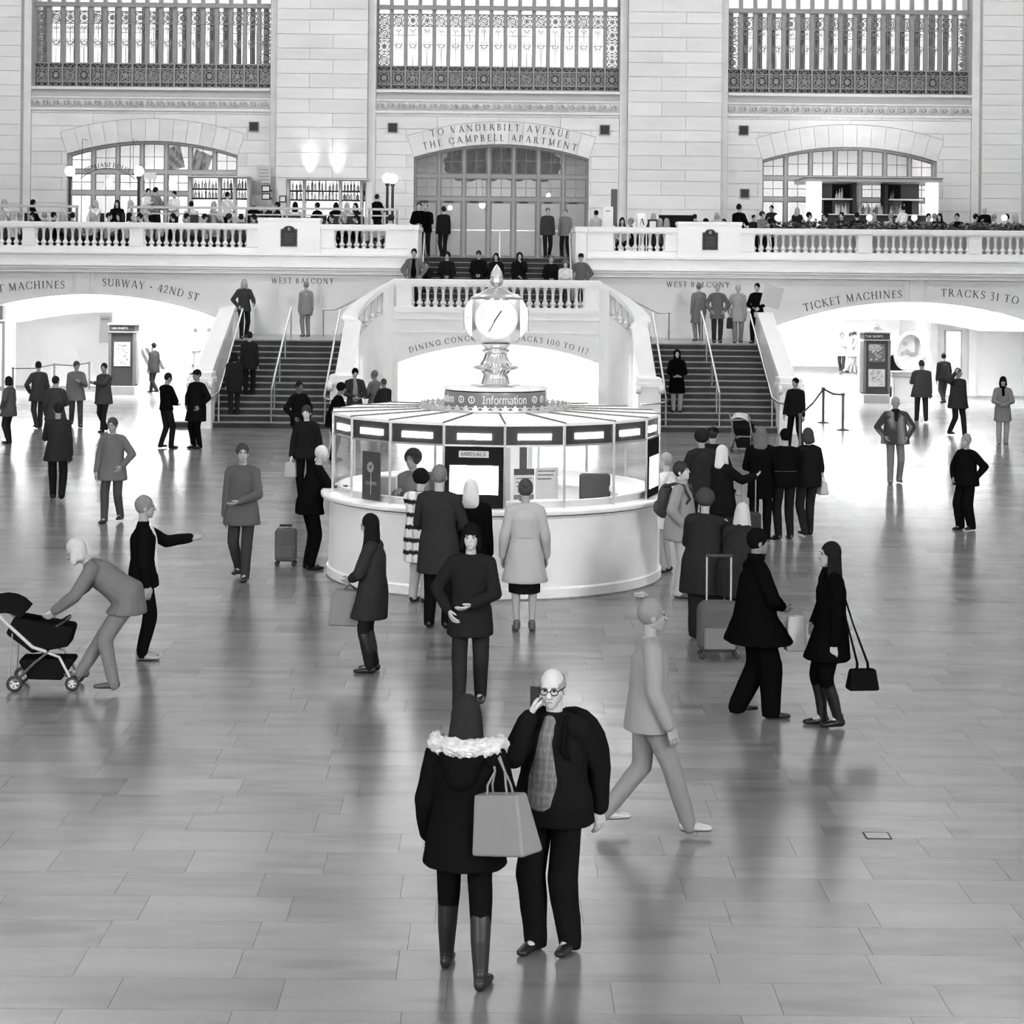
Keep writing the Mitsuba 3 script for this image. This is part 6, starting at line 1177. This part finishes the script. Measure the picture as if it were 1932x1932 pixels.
# ---------------- strollers ----------------
def stroller(label, x, y, a, tone=.012, pale=None, sc=1.0):
    k = thing('stroller', label, 'stroller'); ar = math.radians(a); c, s = math.cos(ar)*sc, math.sin(ar)*sc
    Wp = lambda m: ((lambda v, f: (v @ np.array([[c, s, 0], [-s, c, 0], [0, 0, sc]]) + [x, y, 0], f))(*m.mesh()))
    # drawn with the front towards +x, metres
    def ad(nm, m, bs='gloss', tn=tone, parent=None, lab=None): return part(parent or k, nm, Wp(m), bs, True, color=tn, label=lab)
    for sx, r, wy in ((-.30, .085, .24), (.30, .075, .20)):
        for sy in (-1, 1):
            m = MB().lathe([(r*.62,-.018),(r*.8,-.024),(r,-.018),(r*1.02,0),(r,.018),(r*.8,.024),(r*.62,.018),(r*.62,-.018)], n=24); v, f = m.mesh(); v = np.stack([v[:,0]+sx, v[:,2]+sy*wy, v[:,1]+r*1.02], 1)
            w = part(k, 'wheel', (v @ np.array([[c, s, 0], [-s, c, 0], [0, 0, sc]]) + [x, y, 0], f), 'gloss', True, color=.03)
            m2 = MB().lathe([(r*.66,-.012),(r*.66,.012),(r*.55,.014),(r*.55,-.014),(r*.66,-.012)], n=24)
            for q in range(5): t = q*2*math.pi/5; m2.bar((0,0,0), (r*.6*math.cos(t), r*.6*math.sin(t), 0), .010, 6)
            m2.ball((0,0,0), (.022,.022,.02), 10); v, f = m2.mesh(); v = np.stack([v[:,0]+sx, v[:,2]+sy*wy, v[:,1]+r*1.02], 1)
            part(w, 'rim', (v @ np.array([[c, s, 0], [-s, c, 0], [0, 0, sc]]) + [x, y, 0], f), 'gloss', True, color=.6)
        ad('axle', MB().bar((sx, -wy, r*1.02), (sx, wy, r*1.02), .012), tn=.3)
    for sy in (-1, 1):
        ad('frame_tube', MB().tube([(-.66, sy*.23, 1.02), (-.45, sy*.23, .78), (-.12, sy*.21, .47), (.02, sy*.20, .42)], .020, 10), tn=.45)
        ad('frame_tube', MB().tube([(-.30, sy*.24, .10), (-.10, sy*.22, .30), (.05, sy*.2, .42)], .016, 8), tn=.05); ad('frame_tube', MB().tube([(-.05, sy*.2, .44), (.16, sy*.2, .36), (.30, sy*.2, .10)], .016, 8), tn=.40)
        ad('strut', MB().bar((-.33, sy*.23, .62), (-.36, sy*.24, .12), .009, 6), tn=.25)
    ad('handle', MB().tube([(-.66, -.23, 1.02), (-.67, -.12, 1.03), (-.67, .12, 1.03), (-.66, .23, 1.02)], .022, 10), tn=.02)
    q = m3.Manifold.batch_hull([m3.Manifold.sphere(.04, 14).translate(p) for p in ((-.36,-.17,.62),(-.36,.17,.62),(-.12,-.17,.44),(-.12,.17,.44),(.22,-.16,.50),(.22,.16,.50),(.26,-.15,.64),(.26,.15,.64),(-.30,-.18,.74),(-.30,.18,.74))]) - m3.Manifold.batch_hull([m3.Manifold.sphere(.03, 12).translate(p) for p in ((-.26,-.13,.66),(-.26,.13,.66),(.18,-.12,.60),(.18,.12,.60),(.2,0,1.0),(-.3,0,1.0))])
    ad('seat', MB().add(*(lambda t: (t.vert_properties[:, :3], t.tri_verts))(q.refine_to_length(.05).to_mesh())), 'cloth')
    th = np.linspace(.15, 1.9, 7); hood = MB().loft([[(-.22-.30*math.cos(t)*.95*math.cos(u)*-0+.0+(-.0)+.34*math.cos(t+.55)*1.0*(.6+.4*abs(math.cos(u))), .22*math.sin(u), .66+.36*math.sin(t+.55)*(.45+.55*math.cos(u))) for u in np.linspace(-1.5, 1.5, 13)] for t in th], caps=False, closed=False)
    v, f = hood.mesh(); v[:, 0] -= .20; ad('hood', MB().add(v, f), 'cloth', pale if pale else tone)
    q = m3.Manifold.batch_hull([m3.Manifold.sphere(.03, 12).translate(p) for p in ((-.24,-.15,.30),(-.24,.15,.30),(-.15,-.13,.14),(-.15,.13,.14),(.16,-.13,.13),(.16,.13,.13),(.28,-.14,.30),(.28,.14,.30))]).to_mesh(); ad('basket', MB().add(q.vert_properties[:, :3], q.tri_verts), 'cloth')
    ad('bumper_bar', MB().tube([(.02, -.19, .62), (.22, -.17, .74), (.24, 0, .75), (.22, .17, .74), (.02, .19, .62)], .016, 8), tn=.03)
    return k
x, y = ground(88, 1296); stroller('black pushchair with pale rimmed wheels and silver frame at the left edge', x+.0, y, 4, sc=.92)
x, y = ground(1404, 852); stroller('pushchair with pale hood at the foot of the right flight', x, y, 70, .02, .55, sc=.95)
# ---------------- suitcases ----------------
def suitcase(label, px, foot, w, hgt, dp, tone, handle, a=0, rounded=.05):
    x, y = ground(px, foot); k = thing('suitcase', label, 'suitcase'); m = m3.Manifold.batch_hull([m3.Manifold.sphere(rounded, 12).translate([sx*(w/2-rounded), sy*(dp/2-rounded), z]) for sx in (-1, 1) for sy in (-1, 1) for z in (.06+rounded, hgt-rounded)]).rotate([0, 0, a]).translate([x, y, 0]).to_mesh()
    part(k, 'shell', (m.vert_properties[:, :3], m.tri_verts), 'cloth', 40, color=tone)
    c, s = math.cos(math.radians(a)), math.sin(math.radians(a))
    for sx in (-1, 1): xx, yy = x+c*sx*w*.28, y+s*sx*w*.28; part(k, 'handle_bar', MB().bar((xx, yy, hgt-.05), (xx, yy, handle), .012), 'steel', 40)
    part(k, 'grip', MB().bar((x-c*w*.3, y-s*w*.3, handle), (x+c*w*.3, y+s*w*.3, handle), .018), 'rubber', 40)
    for sx in (-1, 1):
        for sy in (-1, 1): part(k, 'wheel', MB().ball((x+c*sx*w*.4-s*sy*dp*.35, y+s*sx*w*.4+c*sy*dp*.35, .032), .032, 10), 'rubber', 40)
    part(k, 'pocket', MB().box(x-w*.36, x+w*.36, y-dp/2-.02, y-dp/2+.02, .12, hgt*.55, .015), 'dark_grey')
    return k
suitcase('large dark grey rounded suitcase with tall handle in front of the fur coated person', 1355, 1240, .47, .62, .30, .075, 1.10, rounded=.11)
suitcase('upright grey suitcase left of the man leaning on the counter', 539, 1066, .30, .52, .22, .10, .56)
suitcase('small dark suitcase with long handle beneath the outstretched arm', 1412, 1034, .36, .55, .24, .05, 1.05)
# ---------------- kiosks and barrier posts ----------------
def kiosk(label, px, foot, top, which):
    d = (EYE*F)/(foot-ROLL*(px-CX)-CY); x = (px+ROLL*(foot-CY)-CX)*d/F; hh = (foot-top)*d/F; w = .40
    k = thing('kiosk', label, 'kiosk', None); B0 = hh-.30
    part(k, 'plinth', MB().box(x-w-.03, x+w+.03, d-.35, d+.45, 0, .30, .015), 'grey_gloss'); part(k, 'body', MB().box(x-w, x+w, d-.30, d+.40, .30, B0-.26, .01), 'charcoal')
    for s in (-1, 1): part(k, 'corner_post', MB().box(x+s*w-.045, x+s*w+.045, d-.34, d-.26, .30, B0-.24), 'dark_grey')
    part(k, 'header', MB().box(x-w-.02, x+w+.02, d-.34, d+.44, B0-.24, B0-.02, .01), 'charcoal'); part(k, 'cornice', MB().box(x-w-.07, x+w+.07, d-.40, d+.5, B0-.03, B0+.03, .015).box(x-w-.04, x+w+.04, d-.37, d+.46, B0-.28, B0-.24), 'mid_grey')
    part(k, 'crest', MB().prism(Polygon([(-w*.85,0),(-w*.6,.07),(-w*.3,.09),(-.1,.13),(-.09,.2),(0,.26),(.09,.2),(.1,.13),(w*.3,.09),(w*.6,.07),(w*.85,0)]), front(x, d-.2, B0+.02), .12).ball((x, d-.33, B0+.17), (.05,.03,.05), 10), 'mid_grey')
    t = meshkit.text_mesh('THE SHOPS', .075, .01); t.vertices[:,0] -= t.vertices[:,0].mean(); part(k, 'lettering', (front(x, d-.345, B0-.17)(np.array(t.vertices)), t.faces), 'sign_white', label='lettering THE SHOPS')
    Qk = random.Random(which)
    for z0, z1, lit in (((.55, 1.12, .55), (1.35, 1.95, .10)) if which else ((.95, 1.75, .75),)):
        ps = part(k, 'poster', MB().box(x-.27, x+.27, d-.325, d-.30, z0, z1), 'cloth', color=.5 if lit > .3 else .10); m = MB()
        for i in range(26): a_, b_ = Qk.uniform(-.24, .2), Qk.uniform(z0+.05, z1-.08); m.tube([(x+a_, d-.33, b_), (x+a_+.05, d-.33, b_+.04), (x+a_+.03+.06*Qk.random(), d-.33, b_+.02)], .006 if lit > .3 else .008, 4)
        part(ps, 'print', m, 'charcoal' if lit > .3 else 'light_grey')
    if which: part(k, 'map_panel', MB().box(x-.27, x+.12, d-.325, d-.30, 1.72, 1.93), 'light_grey')
    part(k, 'side_panel', MB().box(x+w-.01, x+w+.12, d+.0, d+.35, .35, B0-.3) if not which else MB().box(x-w-.12, x-w+.01, d-.1, d+.3, .35, B0-.3), 'light_grey')
kiosk('dark shop directory kiosk with a framed picture near the left passage', 233, 744, 594, 0)
kiosk('dark shop directory kiosk with two pictures near the right passage', 1650, 760, 609, 1)
def posts(label, pts, group):
    prev = None
    for i, (px, foot, topp) in enumerate(pts):
        x, y = ground(px, foot); k = thing('barrier_post', f'{label}, {("first","second","third")[i]} from the left', 'barrier post', group); part(k, 'base', MB().lathe([(.17,0),(.17,.015),(.06,.035),(.03,.06)], (x, y, 0), 20), 'dark_grey', 40)
        part(k, 'pole', MB().lathe([(.032,.03),(.032,.92),(.045,.93),(.045,1.0),(0,1.0)], (x, y, 0), 14), 'dark_grey', 40)
        if prev: part(k, 'belt', MB().tube([(prev[0], prev[1], .96), ((prev[0]+x)/2, (prev[1]+y)/2, .90), (x, y, .96)], .020, 6), 'charcoal', 40)
        prev = (x, y)
posts('dark belt barrier post right of the right flight', [(1509, 862, 720), (1553, 798, 730), (1590, 812, 745)], 'right barrier posts')
posts('slim belt barrier post behind the left crowd', [(24, 752, 684), (102, 742, 685), (168, 738, 668)], 'left barrier posts')
# ---------------- inside the passages ----------------
struct('wall_shop_left', 'white shop wall inside the left passage'); put('wall_shop_left', MB().box(-17.0, -13.6, 69.4, 69.8, 0, 2.9), 'plaster')
struct('wall_shop_right', 'white pilastered wall inside the right passage'); put('wall_shop_right', MB().box(15.3, 18.5, 68.8, 69.2, 0, 3.6).box(15.2, 15.45, 68.6, 69.2, 0, 3.3).box(16.55, 16.8, 68.6, 69.2, 0, 3.3).box(15.2, 16.8, 68.55, 69.2, 3.1, 3.3), 'plaster')
k = thing('lit_poster', 'bright tall luminous poster in a white frame on the right passage wall', 'poster'); part(k, 'panel', MB().box(15.75, 16.25, 68.6, 68.7, .75, 2.25), 'white', emit=1.1, w=.4); part(k, 'frame', MB().box(15.70, 15.75, 68.58, 68.75, .7, 2.3).box(16.25, 16.30, 68.58, 68.75, .7, 2.3).box(15.7, 16.3, 68.58, 68.75, 2.25, 2.3), 'grey_gloss'); part(k, 'header', MB().box(15.5, 16.5, 68.62, 68.75, 2.75, 2.98), 'mid_grey')
k = thing('notice_board', 'pale grey notice board on the shop wall left of the left kiosk', 'board'); part(k, 'panel', MB().box(-14.0, -13.62, 69.3, 69.42, 1.55, 2.5), 'light_grey'); part(k, 'print_line', MB().box(-13.95, -13.68, 69.28, 69.3, 2.35, 2.42), 'mid_grey')
k = thing('shop_window', 'bright display window at the left edge of the left passage', 'window'); x = at(3, 650, 63.2)[0]; part(k, 'pane', quad(x-.9, x+.02, 63.2, .35, 2.35), 'white', emit=1.3, w=.4); part(k, 'frame', MB().box(x-.9, x+.10, 63.18, 63.4, .2, .35).box(x+.02, x+.12, 63.15, 63.4, 0, 2.45).box(x-.9, x+.12, 63.15, 63.4, 2.35, 2.45), 'grey_gloss'); part(k, 'awning', MB().box(x-.9, x+.08, 63.0, 63.4, 2.5, 2.95), 'dark_grey')
for i, (px, py, w, h, tn, lab) in enumerate(((285, 640, 1.0, .9, .45, 'grey display panel of the shop behind the left kiosk'), (322, 650, .9, 1.2, .6, 'pale display panel in the middle of the shop behind the left kiosk'), (350, 625, .6, .7, .5, 'small display panel right in the shop behind the left kiosk'))):
    X, Y, Z = at(px, py, 82.0); k = thing('shop_display', lab, 'shop display', 'displays of the left shop'); part(k, 'panel', MB().box(X-w/2, X+w/2, 82, 82.1, Z-h/2, Z+h/2), 'cloth', color=tn); part(k, 'leg', MB().box(X-.05, X+.05, 82.02, 82.1, 0, Z-h/2), 'light_grey')
    m = MB()
    for j in range(5): m.box(X-w*.4, X-w*.4+w*.12*(1+(j*7)%5), 81.98, 82, Z-h*.35+j*h*.15, Z-h*.3+j*h*.15)
    part(k, 'print', m, 'mid_grey')
x0, _, z0 = at(300, 690, 80.0); k = thing('shop_barrier', 'low panel with dark diagonal bars and chevrons in front of the left shop', 'barrier'); part(k, 'panel', MB().box(x0-.9, x0+1.1, 80, 80.1, 0, 1.0), 'light_grey')
for i in range(3): part(k, 'bar', MB().prism(Polygon([(x0-.85+i*.25, .95), (x0-.70+i*.25, .95), (x0-.25+i*.25, .1), (x0-.40+i*.25, .1)]), front(0, 80.0, 0), .02), 'charcoal')
for i in range(2): q = x0+.45+i*.35; part(k, 'chevron', MB().prism(Polygon([(q,.9),(q+.12,.9),(q+.3,.5),(q+.12,.1),(q,.1),(q+.18,.5)]), front(0, 80.0, 0), .02), 'mid_grey')
X, Y, _ = at(1708, 660, 64.6); k = thing('display_pod', 'white oval display pod with a picture on a short stand behind the right kiosk', 'display')
o = affinity.rotate(affinity.scale(Point(0,0).buffer(1, 24), .48, .66), -14); fr = front(X+.1, Y, 1.72)
part(k, 'ring', MB().prism(o.difference(affinity.scale(o, .80, .82)), fr, .14), 'white_gloss', 30); part(k, 'picture', MB().prism(affinity.scale(o, .82, .84), fr, .04), 'light_grey'); part(k, 'print', MB().prism(unary_union([LineString([(-.2,-.1),(-.05,.0),(.1,-.12),(.26,-.05),(.3,.35)]).buffer(.05), Point(-.12,.22).buffer(.07), LineString([(.28,.0),(.24,.4)]).buffer(.04)]), fr, .06), 'mid_grey')
part(k, 'stand', MB().box(X-.38, X+.42, Y-.1, Y+.3, 0, .86, .02), 'white_gloss'); part(k, 'shelf', MB().box(X-.44, X+.48, Y-.15, Y+.35, .86, 1.04, .02), 'grey_gloss')
k = thing('small_sign', 'small white sign with a dark dot right of the oval display pod', 'sign'); X2 = at(1744, 668, 64.8)[0]; part(k, 'plate', MB().box(X2-.22, X2+.24, 64.8, 64.83, 1.30, 1.62, .005), 'white'); part(k, 'dot', MB().prism(Point(0,0).buffer(.06), front(X2, 64.8, 1.45), .004), 'mid_grey'); part(k, 'pole', MB().bar((X2, 64.83, 0), (X2, 64.83, 1.32), .02), 'mid_grey')
# ---------------- small things on the floor ----------------
x, y = ground(1211, 1128); k = thing('crumpled_paper', 'crumpled white paper lying at the foot of the booth', 'litter'); s = trimesh.creation.icosphere(2); v = s.vertices*(.5+.9*meshkit.noise(s.vertices*2.3, 4))[:, None]*[.09, .06, .035]; v[:, 2] -= v[:, 2].min(); part(k, 'sheet', (v+[x, y, .001], s.faces), 'light_grey')
x, y = ground(1655, 1577); k = thing('floor_grate', 'small rectangular metal cover set in the floor at the right front', 'floor cover'); part(k, 'plate', MB().box(x-.085, x+.085, y-.075, y+.075, .0002, .004), 'mid_grey'); part(k, 'rim', MB().box(x-.095, x-.085, y-.08, y+.08, .0002, .005).box(x+.085, x+.095, y-.08, y+.08, .0002, .005).box(x-.095, x+.095, y-.085, y-.075, .0002, .005).box(x-.095, x+.095, y+.075, y+.085, .0002, .005), 'charcoal')
